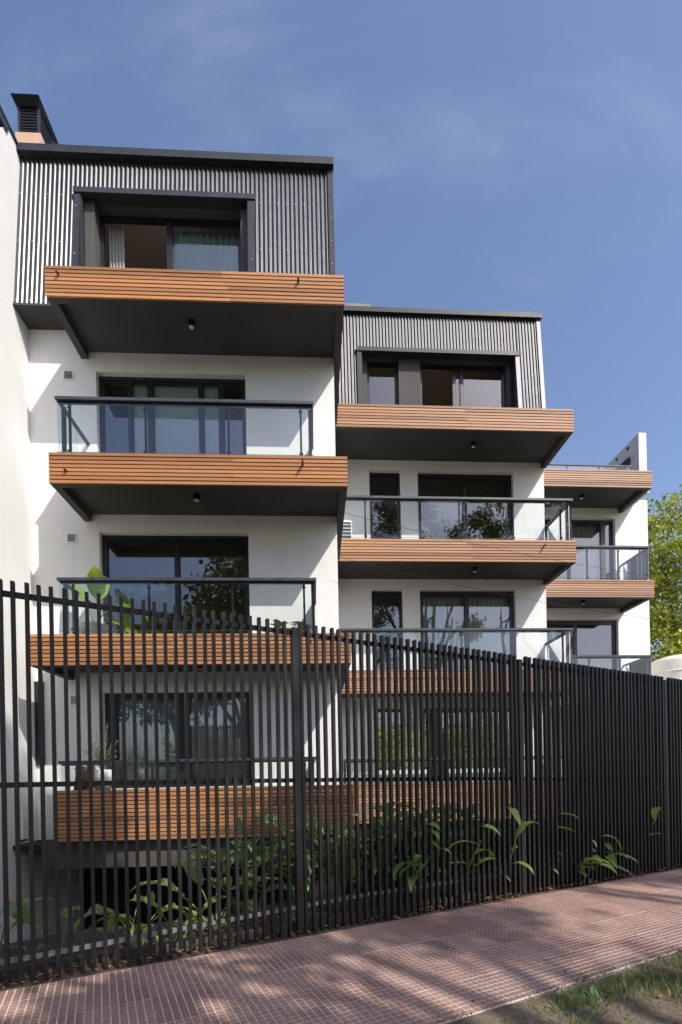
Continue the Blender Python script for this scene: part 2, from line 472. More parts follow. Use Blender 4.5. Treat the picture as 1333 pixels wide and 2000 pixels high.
tile_odd = tile_mesh('tile_replaced'); tile_odd.materials[0] = MAT['tile_odd']
# the course cut against the fence: a narrower tile
def cut_tile_mesh(name, w, cells):
    b = MB(); h = 0.3975/2
    b.box(-h, h, -w/2, w/2, -0.0118, -0.0045, 1); cx = 0.3975/8; cy = w/cells
    for i in range(8):
        for j in range(cells):
            x0 = -h+i*cx+.0042; x1 = -h+(i+1)*cx-.0042; y0 = -w/2+j*cy+.0042; y1 = -w/2+(j+1)*cy-.0042
            e = 0.0016; n = len(b.v); z0 = -.0043
            b.v += [(x0,y0,z0),(x1,y0,z0),(x1,y1,z0),(x0,y1,z0),(x0+e,y0+e,0),(x1-e,y0+e,0),(x1-e,y1-e,0),(x0+e,y1-e,0)]
            b.f += [(n+4,n+5,n+6,n+7),(n,n+1,n+5,n+4),(n+1,n+2,n+6,n+5),(n+2,n+3,n+7,n+6),(n+3,n,n+4,n+7)]
            b.m += [0]*5
    return b.mesh(name, [MAT['tile'], MAT['grout']])
tile_cut = cut_tile_mesh('tile_cut', 0.2475, 5)
for i in range(-7, 33):
    s = 0.16 + 0.4*i + 0.2
    for j, n in enumerate((-0.205, -0.53, -0.93, -1.33, -1.73)):
        t = link('tile', tile_cut if j == 0 else (tile_odd if random.random() < .09 else tile_full), pave, (s, n, random.uniform(-.0012, .0012)),
                 (random.uniform(-.002, .002), random.uniform(-.002, .002), random.choice((0, math.pi)) + random.uniform(-.003, .003)))

# verge of bare soil in front of the pavement
vm = MB(); ns, nn = 90, 40
for i in range(ns+1):
    for j in range(nn+1):
        s = -5 + 16*i/ns; n = -1.938 - 5.5*(j/nn)**1.5
        p = FW(s, n); z = -0.018 + 0.02*math.sin(s*3.1+n*2)*math.sin(n*2.6+s) + random.uniform(-.012, .012) - .03*min(1, max(0, -1.95-n)*2)
        vm.v.append((p.x, p.y, z))
for i in range(ns):
    for j in range(nn):
        a = i*(nn+1)+j; vm.f.append((a, a+1, a+nn+2, a+nn+1)); vm.m.append(0)
structure(vm.build('verge_soil', MAT['dirt'], smooth=True))

# ------------------------------------------------------------------ the building blocks
class Block:
    def __init__(self, X0, Y0, yaw, label):
        self.root = empty('apartment_building', (X0, Y0, 0), yaw)
        tag(self.root, label, 'building', 'stepped blocks of the apartment building')
        self.M = Matrix.Translation((X0, Y0, 0)) @ Matrix.Rotation(yaw, 4, 'Z'); self.yaw = yaw
    def W(self, u, v, z): return self.M @ Vector((u, v, z))
    def put(self, o, u, v, z, rz=0.0):
        o.location = self.W(u, v, z); o.rotation_euler = (0, 0, self.yaw+rz); return o

B1 = Block(-4.3615, 7.39985, R(2.967), 'nearest and tallest block with white walls, full-width balconies and corrugated metal top storey')
B2 = Block(0.3363, 10.2645, R(3.374), 'middle block set back, white walls and corrugated metal top storey with small dark window')
B1.wood, B2.wood = MAT['wood'], MAT['wood_pale']
B3 = Block(5.4137, 12.4959, R(3.765), 'farthest and lowest white block with flat roof terrace and white fin wall')

B3.wood = MAT['wood_far']
def wall_front(B, name, u0, u1, z0, z1, v0, v1, holes, mat):
    """a wall slab with rectangular openings, reveals included"""
    us = sorted({u0, u1, *[h[0] for h in holes], *[h[1] for h in holes]})
    zs = sorted({z0, z1, *[h[2] for h in holes], *[h[3] for h in holes]})
    def hole(i, j):
        uc = (us[i]+us[i+1])/2; zc = (zs[j]+zs[j+1])/2
        return any(h[0] < uc < h[1] and h[2] < zc < h[3] for h in holes)
    m = MB(); nu, nz = len(us)-1, len(zs)-1
    for i in range(nu):
        for j in range(nz):
            if hole(i, j): continue
            a, b, c, d = us[i], us[i+1], zs[j], zs[j+1]
            m.poly([(a, v0, c), (b, v0, c), (b, v0, d), (a, v0, d)])
            m.poly([(b, v1, c), (a, v1, c), (a, v1, d), (b, v1, d)])
            for (di, dj, q) in ((-1, 0, [(a, v1, c), (a, v0, c), (a, v0, d), (a, v1, d)]), (1, 0, [(b, v0, c), (b, v1, c), (b, v1, d), (b, v0, d)]),
                                (0, -1, [(a, v1, c), (b, v1, c), (b, v0, c), (a, v0, c)]), (0, 1, [(a, v0, d), (b, v0, d), (b, v1, d), (a, v1, d)])):
                ii, jj = i+di, j+dj
                if not (0 <= ii < nu and 0 <= jj < nz) or hole(ii, jj): m.poly(q)
    return m.build(name, mat, B.root)

def balcony(B, uL, uR, t, b, d, vcut=0.0, joints=(0.6,), spouts=(), back=None, n=None):
    """slab with a rim beam below, clad in front with boards"""
    n = n or max(1, round((t-b)/0.0598)); pitch = (t-b)/n
    m = MB(); ft = t-0.03; sz = b+0.13; rw = 0.125
    m.box(uL+.004, uR-.004, 0.03, d-.003, sz, ft)
    m.box(uL+.004, uR-.004, 0.03, 0.13, b+.004, sz)
    m.box(uL+.006, uL+rw, 0.13, d-.003, b+.006, sz)
    m.box(uR-rw, uR-.006, 0.13, (back or d)-.003, b+.006, sz + (0.0 if not back else 0.1))
    o = m.build('balcony', MAT['charcoal'], B.root)
    cuts = [uL] + [uL+(uR-uL)*j for j in joints] + [uR]
    for k in range(n):
        z0 = b+k*pitch
        off = random.uniform(-0.05, 0.05) if len(cuts) > 2 else 0
        cc = [cuts[0]] + [c+off*2 for c in cuts[1:-1]] + [cuts[-1]]
        for a, e in zip(cc[:-1], cc[1:]):
            ln = e-a-0.0015
            sl = link('slat', board_mesh(ln, pitch-0.0135, B.wood), o, ((a+e)/2, 0.0, z0+pitch/2))
            sl.rotation_euler = (0, 0, 0)
            sl.location.y += random.uniform(-.0012, .0012)
    for (u, z, ln) in spouts:
        MB().tube([(u, 0.02, z), (u, -ln, z-.012)], 0.017, 10).build('drain_spout', MAT['black_metal'], o)
    return o
_boards = {}
def board_mesh(ln, h, mat):
    k = (round(ln, 3), round(h, 4), mat.name)
    if k not in _boards:
        b = MB(); e = 0.003; x = ln/2; z = h/2
        # front edges eased
        prof = [(0.028, -z), (e, -z), (0, -z+e), (0, z-e), (e, z), (0.028, z)]
        n = len(prof)
        for sx in (-x, x): b.v += [(sx, p[0], p[1]) for p in prof]
        for i in range(n):
            j = (i+1) % n; b.f.append((i, i+n, j+n, j)); b.m.append(0)
        b.f.append(tuple(range(n))); b.f.append(tuple(range(n, 2*n))[::-1]); b.m += [0, 0]
        _boards[k] = b.mesh('slat', mat)
    return _boards[k]

def railing(B, uL, uR, v, t, d, posts, left=True, right=True, hr=None):
    top = hr or t+0.905
    m = MB(); m.box(uL, uR, v-.03, v+.03, top-.045, top)
    m.box(uL+.03, uR-.03, v+.014, v+.05, top-.075, top-.046)
    for flag, u in ((left, uL), (right, uR)):
        if flag:
            a, e = (u, u+.05) if u == uL else (u-.05, u)
            m.box(a+.002, e-.002, v+.03, d+.004, top-.043, top-.002)
    o = m.build('handrail', MAT['rail_metal'], B.root)
    z0 = t-.03
    for u in posts:
        pm = MB().box(u-.016, u+.016, v+.055, v+.085, z0, top-.05)
        pm.box(u-.03, u+.03, v+.03, v+.056, z0+.13, z0+.155)
        pm.box(u-.03, u+.03, v+.03, v+.056, top-.13, top-.115)
        pm.build('post', MAT['rail_metal'], o)
    for flag, u in ((left, uL+.06), (right, uR-.06)):
        MB().box(u-.026, u+.026, v+.10, v+.15, z0, top-.046).build('post', MAT['rail_metal'], o)
    gz0, gz1 = t+.075, top-.046
    edges = [uL+.004] + [(a+b)/2 for a, b in zip(posts[:-1], posts[1:])][:0] + [p for p in posts[1:-1]] + [uR-.004]
    for a, e in zip(edges[:-1], edges[1:]):
        MB().poly([(a+.004, v+.012, gz0), (e-.004, v+.012, gz0), (e-.004, v+.012, gz1), (a+.004, v+.012, gz1)]).build('glass_panel', MAT['rail_glass'], o)
        MB().box(a+.004, e-.004, v+.008, v+.0155, gz0-.006, gz0-.001).build('glass_edge', MAT['galv'], o)
    for flag, u in ((left, uL+.012), (right, uR-.012)):
        if flag:
            MB().poly([(u, v+.03, gz0), (u, d-.06, gz0), (u, d-.06, gz1), (u, v+.03, gz1)]).build('glass_panel', MAT['rail_glass'], o)
    return o

def window(B, u0, u1, z0, z1, v, bars=(), fw=0.05, panes=None, sash=True):
    """outer frame with mullion bars; each light gets a sash and a pane (None leaves it open)"""
    m = MB(); dp = 0.07
    m.box(u0, u0+fw, v, v+dp, z0, z1); m.box(u1-fw, u1, v, v+dp, z0, z1)
    m.box(u0+fw, u1-fw, v, v+dp, z1-fw, z1); m.box(u0+fw, u1-fw, v, v+dp, z0, z0+.035)
    for (a, e) in bars: m.box(a, e, v+.004, v+dp-.004, z0+.035, z1-fw)
    o = m.build('window', MAT['black_metal'], B.root)
    xs = [u0+fw] + [q for ab in bars for q in ab] + [u1-fw]
    for k in range(len(xs)//2):
        a, e = xs[2*k], xs[2*k+1]
        if panes and not panes[k]: continue
        f = 0.022; y = v+.02
        s = MB()
        s.box(a, a+f, y, y+.03, z0+.036, z1-fw-.001); s.box(e-f, e, y, y+.03, z0+.036, z1-fw-.001)
        s.box(a+f, e-f, y+.001, y+.029, z1-fw-.03, z1-fw-.001); s.box(a+f, e-f, y+.001, y+.029, z0+.036, z0+.08)
        s.build('sash', MAT['black_metal'], o)
        MB().poly([(a+f, y+.015, z0+.08), (e-f, y+.015, z0+.08), (e-f, y+.015, z1-fw-.03), (a+f, y+.015, z1-fw-.03)]).build('pane', MAT['glass'], o)
    return o

def room(B, u0, u1, v0, v1, z0, z1):
    m = MB()
    m.poly([(u0,v0,z0),(u1,v0,z0),(u1,v1,z0),(u0,v1,z0)], 1)
    m.poly([(u0,v1,z1),(u1,v1,z1),(u1,v0,z1),(u0,v0,z1)], 0)
    m.poly([(u0,v1,z0),(u1,v1,z0),(u1,v1,z1),(u0,v1,z1)], 0)
    m.poly([(u0,v0,z0),(u0,v1,z0),(u0,v1,z1),(u0,v0,z1)], 0)
    m.poly([(u1,v1,z0),(u1,v0,z0),(u1,v0,z1),(u1,v1,z1)], 0)
    m.box(u0+.6, u0+.72, v1-.6, v1-.02, z0+.002, z1-.002, 0)
    return m.build('room', [MAT['room'], MAT['room_floor']], B.root)

def vent(B, u, z, v, s=0.18):
    m = MB(); h = s/2; f = 0.022
    m.box(u-h, u+h, v-.012, v-.001, z+h-f, z+h); m.box(u-h, u+h, v-.012, v-.001, z-h, z-h+f)
    m.box(u-h, u-h+f, v-.012, v-.001, z-h+f, z+h-f); m.box(u+h-f, u+h, v-.012, v-.001, z-h+f, z+h-f)
    o = m.build('vent_grille', MAT['white_plastic'], B.root)
    MB().poly([(u-h+f, v-.0025, z-h+f), (u+h-f, v-.0025, z-h+f), (u+h-f, v-.0025, z+h-f), (u-h+f, v-.0025, z+h-f)]).build('duct', MAT['rail_grey'], o)
    n = 6; q = (s-2*f)/n
    for k in range(n):
        zc = z-h+f+(k+.5)*q
        a, e = u-h+f, u+h-f
        MB().hexa([(a, v-.011, zc-q*.42), (e, v-.011, zc-q*.42), (e, v-.0035, zc+.0), (a, v-.0035, zc+.0),
                   (a, v-.011, zc-q*.42+.003), (e, v-.011, zc-q*.42+.003), (e, v-.0035, zc+.003), (a, v-.0035, zc+.003)]).build('louvre', MAT['louvre_grey'], o)
    return o

def corrugated(B, ua, ub, za, zb, vfun, name='corrugated_sheet', amp=0.0095, per=0.0762):
    n = int((ub-ua)/per*10)+1; us = np.linspace(ua, ub, n+1)
    nz = 4; zs = np.linspace(za, zb, nz+1)
    U, Z = np.meshgrid(us, zs, indexing='ij')
    # slight unevenness from sheet to sheet and along the length
    wob = 0.0*U
    sheet = np.floor((U+3)/0.83); wob = wob + 0.0012*np.sin(sheet*12.9)
    V = vfun(Z) - amp*np.cos(2*np.pi*U/per) + wob
    verts = np.stack([U, V, Z], -1).reshape(-1, 3)
    a = (np.arange(n)[:, None]*(nz+1)+np.arange(nz)[None]).ravel()
    quads = np.stack([a, a+nz+1, a+nz+2, a+1], -1)
    return link(name, fast_mesh(name, verts, quads, MAT['clad'] if B is B1 else MAT['clad_far'], True), B.root)

def screws(B, pts):
    m = MB()
    for (u, v, z) in pts:
        m.box(u-.006, u+.006, v-.006, v, z-.006, z+.006)
    return stuff(m.build('screws', MAT['screw'], B.root))

def spot_lamp(B, u, v, z, label):
    o = empty('ceiling_lamp'); B.put(o, u, v, z); tag(o, label, 'lamp', 'round lamps under the balconies')
    MB().lathe([(0.055, 0), (0.055, -0.085), (0.05, -0.09)][::-1], n=20).build('casing', MAT['black_metal'], o, True)
    MB().lathe([(0.036, -0.094), (0.038, -0.0905)], n=20).build('lens', MAT['white_plastic'], o)
    return o

def curtain(B, u0, u1, v, z0, z1, mat, label, waves=None, amp=0.035, cat='curtain', group=None):
    w = u1-u0; waves = waves or w/0.13
    n = int(waves*10)+2; us = np.linspace(0, w, n); zs = np.linspace(0, z1-z0, 5)
    U, Z = np.meshgrid(us, zs, indexing='ij')
    ph = rng.uniform(0, 6)
    V = amp*np.sin(2*np.pi*waves*U/w + 0.7*np.sin(U*3+ph))*(0.75+0.25*np.sin(U*7+ph)) + 0.012*np.sin(Z*2+U*4)
    verts = np.stack([U, V, Z], -1).reshape(-1, 3); k = 5
    a = (np.arange(n-1)[:, None]*k+np.arange(k-1)[None]).ravel()
    o = link('curtain', fast_mesh('curtain', verts, np.stack([a, a+k, a+k+1, a+1], -1), mat, True))
    B.put(o, u0, v, z0); tag(o, label, cat, group)
    return o

# --- block 1 -------------------------------------------------------
d1 = 1.135; C1 = -0.887; W1 = 4.439; R1 = 4.563
T1 = [9.336, 6.486, 3.714, 1.328]; U1 = [8.858, 6.005, 3.225, 0.533]
wz1 = [8.652, 5.823, 3.003]
holes = [(0.25, 2.85, T1[1]-.02, wz1[0]), (0.25, 2.85, T1[2]-.02, wz1[1]), (0.25, 2.85, T1[3]-.02, wz1[2])]
wall_front(B1, 'wall', C1+.002, W1, 0.445, 9.36, d1, d1+.2, holes, MAT['white'])
MB().box(W1-.2, W1, d1+.202, 8.0, 0.0, 9.36).build('wall', MAT['white'], B1.root)
MB().box(C1+.002, W1, 8.002, 8.2, 0.0, 12.0).build('wall', MAT['white'], B1.root)
balcony(B1, 0.0, R1, T1[0], U1[0], d1, spouts=[(0.2, 9.19, .06), (3.85, 9.20, .07)], back=3.1)
balcony(B1, 0.0, R1, T1[1], U1[1], d1, spouts=[(0.26, 6.2, .05), (3.86, 6.34, .12)], back=3.1)
balcony(B1, -0.35, R1, T1[2], U1[2], d1, spouts=[(3.93, 3.57, .07)], joints=(0.45,), back=2.6)
balcony(B1, 0.0, R1, T1[3], U1[3], d1, n=13, joints=(0.5,))
railing(B1, 0.07, 4.045, 0.10, T1[1], d1, [0.25, 1.41, 2.70, 3.84], hr=7.392)
railing(B1, 0.05, 4.04, 0.10, T1[2], d1, [0.25, 1.41, 2.70, 3.84], hr=4.60)
railing(B1, 0.02, 3.98, 0.10, T1[3], d1, [0.25, 1.41, 2.70, 3.80], hr=1.775)
wv = d1+.105
window(B1, 0.252, 2.848, T1[1]-.015, wz1[0]-.002, wv, bars=[(0.765, 0.815), (1.11, 1.185), (2.01, 2.07), (2.365, 2.43)], fw=.06)
window(B1, 0.252, 2.848, T1[2]-.015, wz1[1]-.002, wv, bars=[(1.53, 1.59)], fw=.08)
window(B1, 0.252, 2.848, T1[3]-.015, wz1[2]-.002, wv, bars=[(0.40, 0.45), (1.52, 1.70)], fw=.07)
for k, (z0, z1) in enumerate(((T1[1]-.02, T1[0]-.5), (T1[2]-.02, T1[1]-.5), (T1[3]-.02, T1[2]-.5))):
    room(B1, C1+.1, W1-.21, d1+.205, 5.4, z0, z1)
for z in (8.57, 5.713, 2.875): vent(B1, -0.22, z, d1)
# basement: concrete edge beam, back wall and soffit coloured near-black for shade
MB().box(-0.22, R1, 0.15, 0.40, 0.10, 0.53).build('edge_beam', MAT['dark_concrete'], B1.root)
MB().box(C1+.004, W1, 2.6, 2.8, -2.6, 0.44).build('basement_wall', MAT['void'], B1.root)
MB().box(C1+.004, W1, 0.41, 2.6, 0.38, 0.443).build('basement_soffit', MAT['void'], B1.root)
MB().box(C1+.006, -0.74, d1-.05, d1-.004, 1.75, 3.2).build('dark_panel', MAT['black_metal'], B1.root)  # stand-in for an unidentified dark upright strip beside the party wall

# mansard top storey
vs1 = lambda z: 0.70+(z-9.365)*0.096
corrugated(B1, C1+.005, 0.075, 9.37, 12.2, vs1)
corrugated(B1, 3.105, 4.39, 9.37, 12.2, vs1)
corrugated(B1, 0.075, 3.105, 11.50, 12.2, vs1)
mb = MB(); mb.hexa([(4.385, vs1(9.365)-.022, 9.36), (4.477, vs1(9.365)-.022, 9.36), (4.477, vs1(9.365)+.1, 9.36), (4.385, vs1(9.365)+.1, 9.36),
                    (4.385, vs1(12.2)-.022, 12.2), (4.477, vs1(12.2)-.022, 12.2), (4.477, vs1(12.2)+.1, 12.2), (4.385, vs1(12.2)+.1, 12.2)])
mb.build('corner_trim', MAT['trim'], B1.root)
MB().box(C1+.003, 4.477, vs1(9.365)-.012, d1+.19, 9.362, 9.40).build('eaves_soffit', MAT['charcoal'], B1.root)
MB().box(C1+.003, 4.49, 0.87, 1.02, 12.165, 12.285).build('roof_fascia', MAT['trim'], B1.root)
MB().box(C1+.003, 4.475, 1.021, 8.2, 12.12, 12.27).build('roof', MAT['trim'], B1.root)
MB().box(4.38, 4.47, 1.02, 8.0, 9.362, 12.118).build('side_cladding', MAT['trim'], B1.root)
room(B1, C1+.1, 4.37, 1.29, 5.4, 9.345, 11.75)
# dormer surround
def dormer(B, vs, ul, ulo, uri, ur, ztop, zlint, z0, vwin):
    m = MB(); p = 0.05
    m.hexa([(ul-.01, vs(zlint)-p-.02, zlint), (ur+.01, vs(zlint)-p-.02, zlint), (ur+.01, vs(zlint)+.12, zlint), (ul-.01, vs(zlint)+.12, zlint),
            (ul-.01, vs(ztop)-p-.02, ztop), (ur+.01, vs(ztop)-p-.02, ztop), (ur+.01, vs(ztop)+.12, ztop+.02), (ul-.01, vs(ztop)+.12, ztop+.02)])
    o = m.build('dormer_surround', MAT['trim'], B.root)
    for a, e in ((ul, ulo), (uri, ur)):
        MB().hexa([(a, vs(z0)-p, z0), (e, vs(z0)-p, z0), (e, vs(z0)+.16, z0), (a, vs(z0)+.16, z0),
                   (a, vs(zlint)-p, zlint-.002), (e, vs(zlint)-p, zlint-.002), (e, vs(zlint)+.16, zlint-.002), (a, vs(zlint)+.16, zlint-.002)]).build('side_trim', MAT['trim'], o)
    MB().box(ulo-.05, uri+.05, vs(zlint)+.125, vwin+.09, zlint+.005, zlint+.1).build('lintel', MAT['grey_render'], o)
    MB().box(ul+.02, ulo+.015, vs(z0)+.17, vwin+.09, z0, zlint+.004).build('jamb', MAT['trim'], o)
    MB().box(uri-.015, ur-.02, vs(z0)+.17, vwin+.09, z0, zlint+.004).build('jamb', MAT['trim'], o)
    return o
dm = dormer(B1, vs1, 0.062, 0.165, 2.985, 3.105, 11.55, 11.45, 9.341, 1.2)
MB().box(0.181, 0.345, 0.97, 1.27, 9.341, 11.449).build('pier', MAT['grey_render'], dm)
MB().box(2.84, 2.969, 0.99, 1.27, 9.341, 11.449).build('pier', MAT['charcoal'], dm)
window(B1, 0.346, 2.839, 9.342, 11.448, 1.18, bars=[(1.50, 1.60)], fw=.06, panes=[False, True])
screws(B1, [(0.105, vs1(11.2)-.051, 11.2), (0.105, vs1(10.3)-.051, 10.3), (3.05, vs1(10.3)-.051, 10.3), (4.43, vs1(11.2)-.023, 11.2), (4.43, vs1(10.75)-.023, 10.75), (4.43, vs1(10.3)-.023, 10.3)]
       + [(u*0.0762, vs1(z)-.0095, z) for z in (9.45, 10.55, 11.45) for u in list(range(-11, 1, 3)) + list(range(42, 57, 2))])
curtain(B1, 0.42, 0.70, 1.36, 9.36, 11.4, MAT['grey_cloth'], 'grey gathered curtain beside the open sash of the nearest block top window', 5, .03)
curtain(B1, 1.62, 2.79, 1.36, 9.36, 11.4, MAT['teal_cloth'], 'pale teal curtain behind closed glass of the nearest block top window', 10, .04)
rbl = MB().box(0.82, 2.36, 1.33, 1.336, T1[1]+.02, wz1[0]-.08).build('roller_blind', MAT['white_cloth']); rbl.matrix_world = B1.M
tag(rbl, 'white roller blind behind the central panes of the second nearest balcony window', 'blind')
curtain(B1, 0.50, 1.52, 1.385, T1[3], 2.95, MAT['teal_cloth'], 'teal curtain behind the fence in the lowest window of the nearest block', 9, .035)
curtain(B1, 1.72, 2.76, 1.385, T1[3], 2.95, MAT['grey_cloth'], 'light grey curtain right of the teal one in the lowest nearest window', 8, .04)
spot_lamp(B1, 2.07, 0.5, U1[0]+.13, 'round black lamp under the topmost balcony of the nearest block')
spot_lamp(B1, 2.10, 0.5, U1[1]+.13, 'round black lamp under the second balcony of the nearest block')
spot_lamp(B1, 2.10, 0.5, U1[2]+.13, 'round black lamp under the nearest balcony seen through the fence')

# --- block 2 -------------------------------------------------------
d2 = 1.268; W2 = 4.814; R2 = 4.871; A2 = -0.42
T2 = [9.317, 6.467, 3.688, 1.283]; U2 = [8.814, 5.98, 3.173, 0.427]
wz2 = [8.706, 5.862, 3.03]
holes = []
for k in range(3):
    holes += [(0.548, 1.295, T2[k+1]-.02, wz2[k]), (1.712, 4.052, T2[k+1]-.02, wz2[k])]
wall_front(B2, 'wall', A2, W2, 0.42, 9.34, d2, d2+.2, holes, MAT['white'])
MB().box(W2-.2, W2, d2+.202, 7.5, 0, 9.34).build('wall', MAT['white'], B2.root)
MB().box(A2, W2, 7.502, 7.7, 0, 12.1).build('wall', MAT['white'], B2.root)
balcony(B2, A2, R2, T2[0], U2[0], d2, joints=(0.55,))
balcony(B2, A2, R2, T2[1], U2[1], d2, joints=(0.55,), spouts=[(4.15, 6.33, .10)])
balcony(B2, A2, R2, T2[2], U2[2], d2, joints=(0.5,))
balcony(B2, A2, R2, T2[3], U2[3], d2, n=14, joints=(0.5,))
railing(B2, -0.3, 4.86, 0.10, T2[1], d2, [0.3, 1.02, 2.35, 3.55, 4.62], hr=7.41, left=False)
railing(B2, -0.3, 4.82, 0.10, T2[2], d2, [0.3, 1.02, 2.35, 3.55, 4.62], hr=4.58, left=False)
railing(B2, -0.3, 4.80, 0.10, T2[3], d2, [0.3, 1.02, 2.35, 3.55, 4.62], hr=1.80, left=False)
wv = d2+.105
for k in range(3):
    z0, z1 = T2[k+1]-.015, wz2[k]-.002
    window(B2, 0.55, 1.293, z0, z1, wv, fw=.045)
    window(B2, 1.714, 4.05, z0, z1, wv, bars=[(2.84, 2.92)], fw=.075)
    room(B2, A2+.1, W2-.21, d2+.205, 5.2, z0-.004, z0+2.5)
MB().box(A2, R2, 0.15, 0.4, 0.05, 0.425).build('edge_beam', MAT['charcoal'], B2.root)
MB().box(A2, W2, 2.6, 2.8, -2.6, 0.415).build('basement_wall', MAT['void'], B2.root)
MB().box(A2, W2, 0.41, 2.6, 0.36, 0.418).build('basement_soffit', MAT['void'], B2.root)
vs2 = lambda z: 0.84+(z-9.34)*0.09
corrugated(B2, A2, 0.275, 9.35, 12.27, vs2)
corrugated(B2, 4.115, 4.615, 9.35, 12.27, vs2)
corrugated(B2, 0.275, 4.115, 11.34, 12.27, vs2)
mb = MB(); mb.hexa([(4.61, vs2(9.34)-.022, 9.345), (4.70, vs2(9.34)-.022, 9.345), (4.70, vs2(9.34)+.1, 9.345), (4.61, vs2(9.34)+.1, 9.345),
                    (4.61, vs2(12.27)-.022, 12.27), (4.70, vs2(12.27)-.022, 12.27), (4.70, vs2(12.27)+.1, 12.27), (4.61, vs2(12.27)+.1, 12.27)])
mb.build('corner_trim', MAT['galv'], B2.root)
MB().box(A2, 4.70, vs2(9.34)-.012, d2+.19, 9.342, 9.38).build('eaves_soffit', MAT['charcoal'], B2.root)
MB().box(A2, 4.735, 1.03, 1.18, 12.262, 12.37).build('roof_fascia', MAT['trim'], B2.root)
MB().box(A2, 4.72, 1.181, 7.7, 12.22, 12.355).build('roof', MAT['trim'], B2.root)
MB().box(4.60, 4.69, 1.16, 7.5, 9.342, 12.218).build('side_cladding', MAT['trim'], B2.root)
room(B2, A2+.1, 4.59, 1.40, 5.2, 9.325, 11.72)
dm = dormer(B2, vs2, 0.275, 0.385, 4.03, 4.115, 11.37, 11.27, 9.322, 1.3)
for ch in dm.children:
    if ch.name.startswith('side_trim') and ch.data.vertices[0].co.x > 3: ch.data.materials[0] = MAT['galv']
MB().box(1.28, 1.80, 1.16, 1.38, 9.322, 11.269).build('pier', MAT['grey_render'], dm)
MB().box(0.40, 0.53, 1.20, 1.38, 9.322, 11.269).build('pier', MAT['charcoal'], dm)
MB().box(3.90, 4.014, 1.20, 1.38, 9.322, 11.269).build('pier', MAT['charcoal'], dm)
window(B2, 0.531, 1.279, 9.323, 11.268, 1.28, fw=.05)
window(B2, 1.801, 3.899, 9.323, 11.268, 1.28, bars=[(2.61, 2.67), (2.80, 2.86)], fw=.06, panes=[False, True, True])
curtain(B2, 1.78, 2.86, 1.55, T2[2], 5.80, MAT['white_cloth'], 'pale green curtain in the left half of the middle block third-storey window', 9, .04)
curtain(B2, 2.90, 4.00, 1.55, T2[2], 5.80, MAT['white_cloth'], 'pale green curtain in the right half of the middle block third-storey window', 9, .04)
bl = MB().box(0.56, 1.285, 1.46, 1.467, T2[2], 5.82).build('window_blind', MAT['blind']); bl.matrix_world = B2.M
tag(bl, 'dark brown blind filling the narrow window above the fence on the middle block', 'blind')
spot_lamp(B2, 2.85, 0.6, U2[0]+.13, 'round black lamp under the topmost balcony of the middle block')
spot_lamp(B2, 2.83, 0.6, U2[1]+.13, 'round black lamp under the second balcony of the middle block')

# --- block 3 -------------------------------------------------------
d3 = 1.223; W3 = 3.617; R3 = 2.862; A3 = -0.42
T3 = [9.25, 6.40, 3.60]; U3 = [8.79, 5.93, 3.10]
wz3 = [8.63, 5.748]
holes = [(0.3, 2.64, T3[1]-.02, wz3[0]), (0.3, 2.68, T3[2]-.02, wz3[1])]
wall_front(B3, 'wall', A3, W3, 0.0, 9.18, d3, d3+.2, holes, MAT['white'])
MB().box(W3-.2, W3, d3+.202, 7.0, 0, 9.18).build('wall', MAT['white'], B3.root)
MB().box(A3, W3, 7.002, 7.2, 0, 9.18).build('wall', MAT['white'], B3.root)
MB().box(A3, W3, d3+.2, 7.2, 9.181, 9.24).build('roof', MAT['concrete'], B3.root)
balcony(B3, A3, R3, T3[0], U3[0], d3, joints=())
balcony(B3, A3, R3, T3[1], U3[1], d3, joints=())
balcony(B3, A3, R3, T3[2], U3[2], d3, joints=())
railing(B3, -0.3, 2.82, 0.10, T3[1], d3, [0.3, 1.15, 2.0, 2.6], hr=7.31, left=False)
railing(B3, -0.3, 2.84, 0.10, T3[2], d3, [0.3, 1.15, 2.0, 2.6], hr=4.45, left=False)
tr = MB().tube([(-0.3, .6, 9.735), (2.76, .6, 9.725)], .026, 8).build('handrail', MAT['galv'], B3.root)
for u in (0.0, 0.9, 1.8, 2.7): MB().tube([(u, .6, 9.22), (u, .6, 9.72)], .016, 8).build('post', MAT['rail_metal'], tr)
for a, e in ((-.28, .88), (.92, 1.78), (1.82, 2.68)):
    MB().poly([(a, .585, 9.28), (e, .585, 9.28), (e, .585, 9.70), (a, .585, 9.70)]).build('glass_panel', MAT['rail_glass'], tr)
fin = wall_front(B3, 'fin_wall', 2.945, 3.164, 9.242, 10.66, 0.6, 4.2, [], MAT['fin_white'])
for (v, z, s) in ((1.0, 10.6, .05), (1.5, 10.62, .04), (2.2, 10.6, .06), (3.0, 10.55, .05)):
    MB().box(2.90, 2.944, v, v+s, z-.12, z-.12+s).build('bracket', MAT['rust'], fin)
MB().hexa([(2.87, .95, 10.02), (2.94, .95, 10.02), (2.94, 1.9, 10.1), (2.87, 1.9, 10.1), (2.87, .95, 10.2), (2.94, .95, 10.2), (2.94, 1.9, 10.24), (2.87, 1.9, 10.24)]).build('rusty_plate', MAT['rust'], fin)
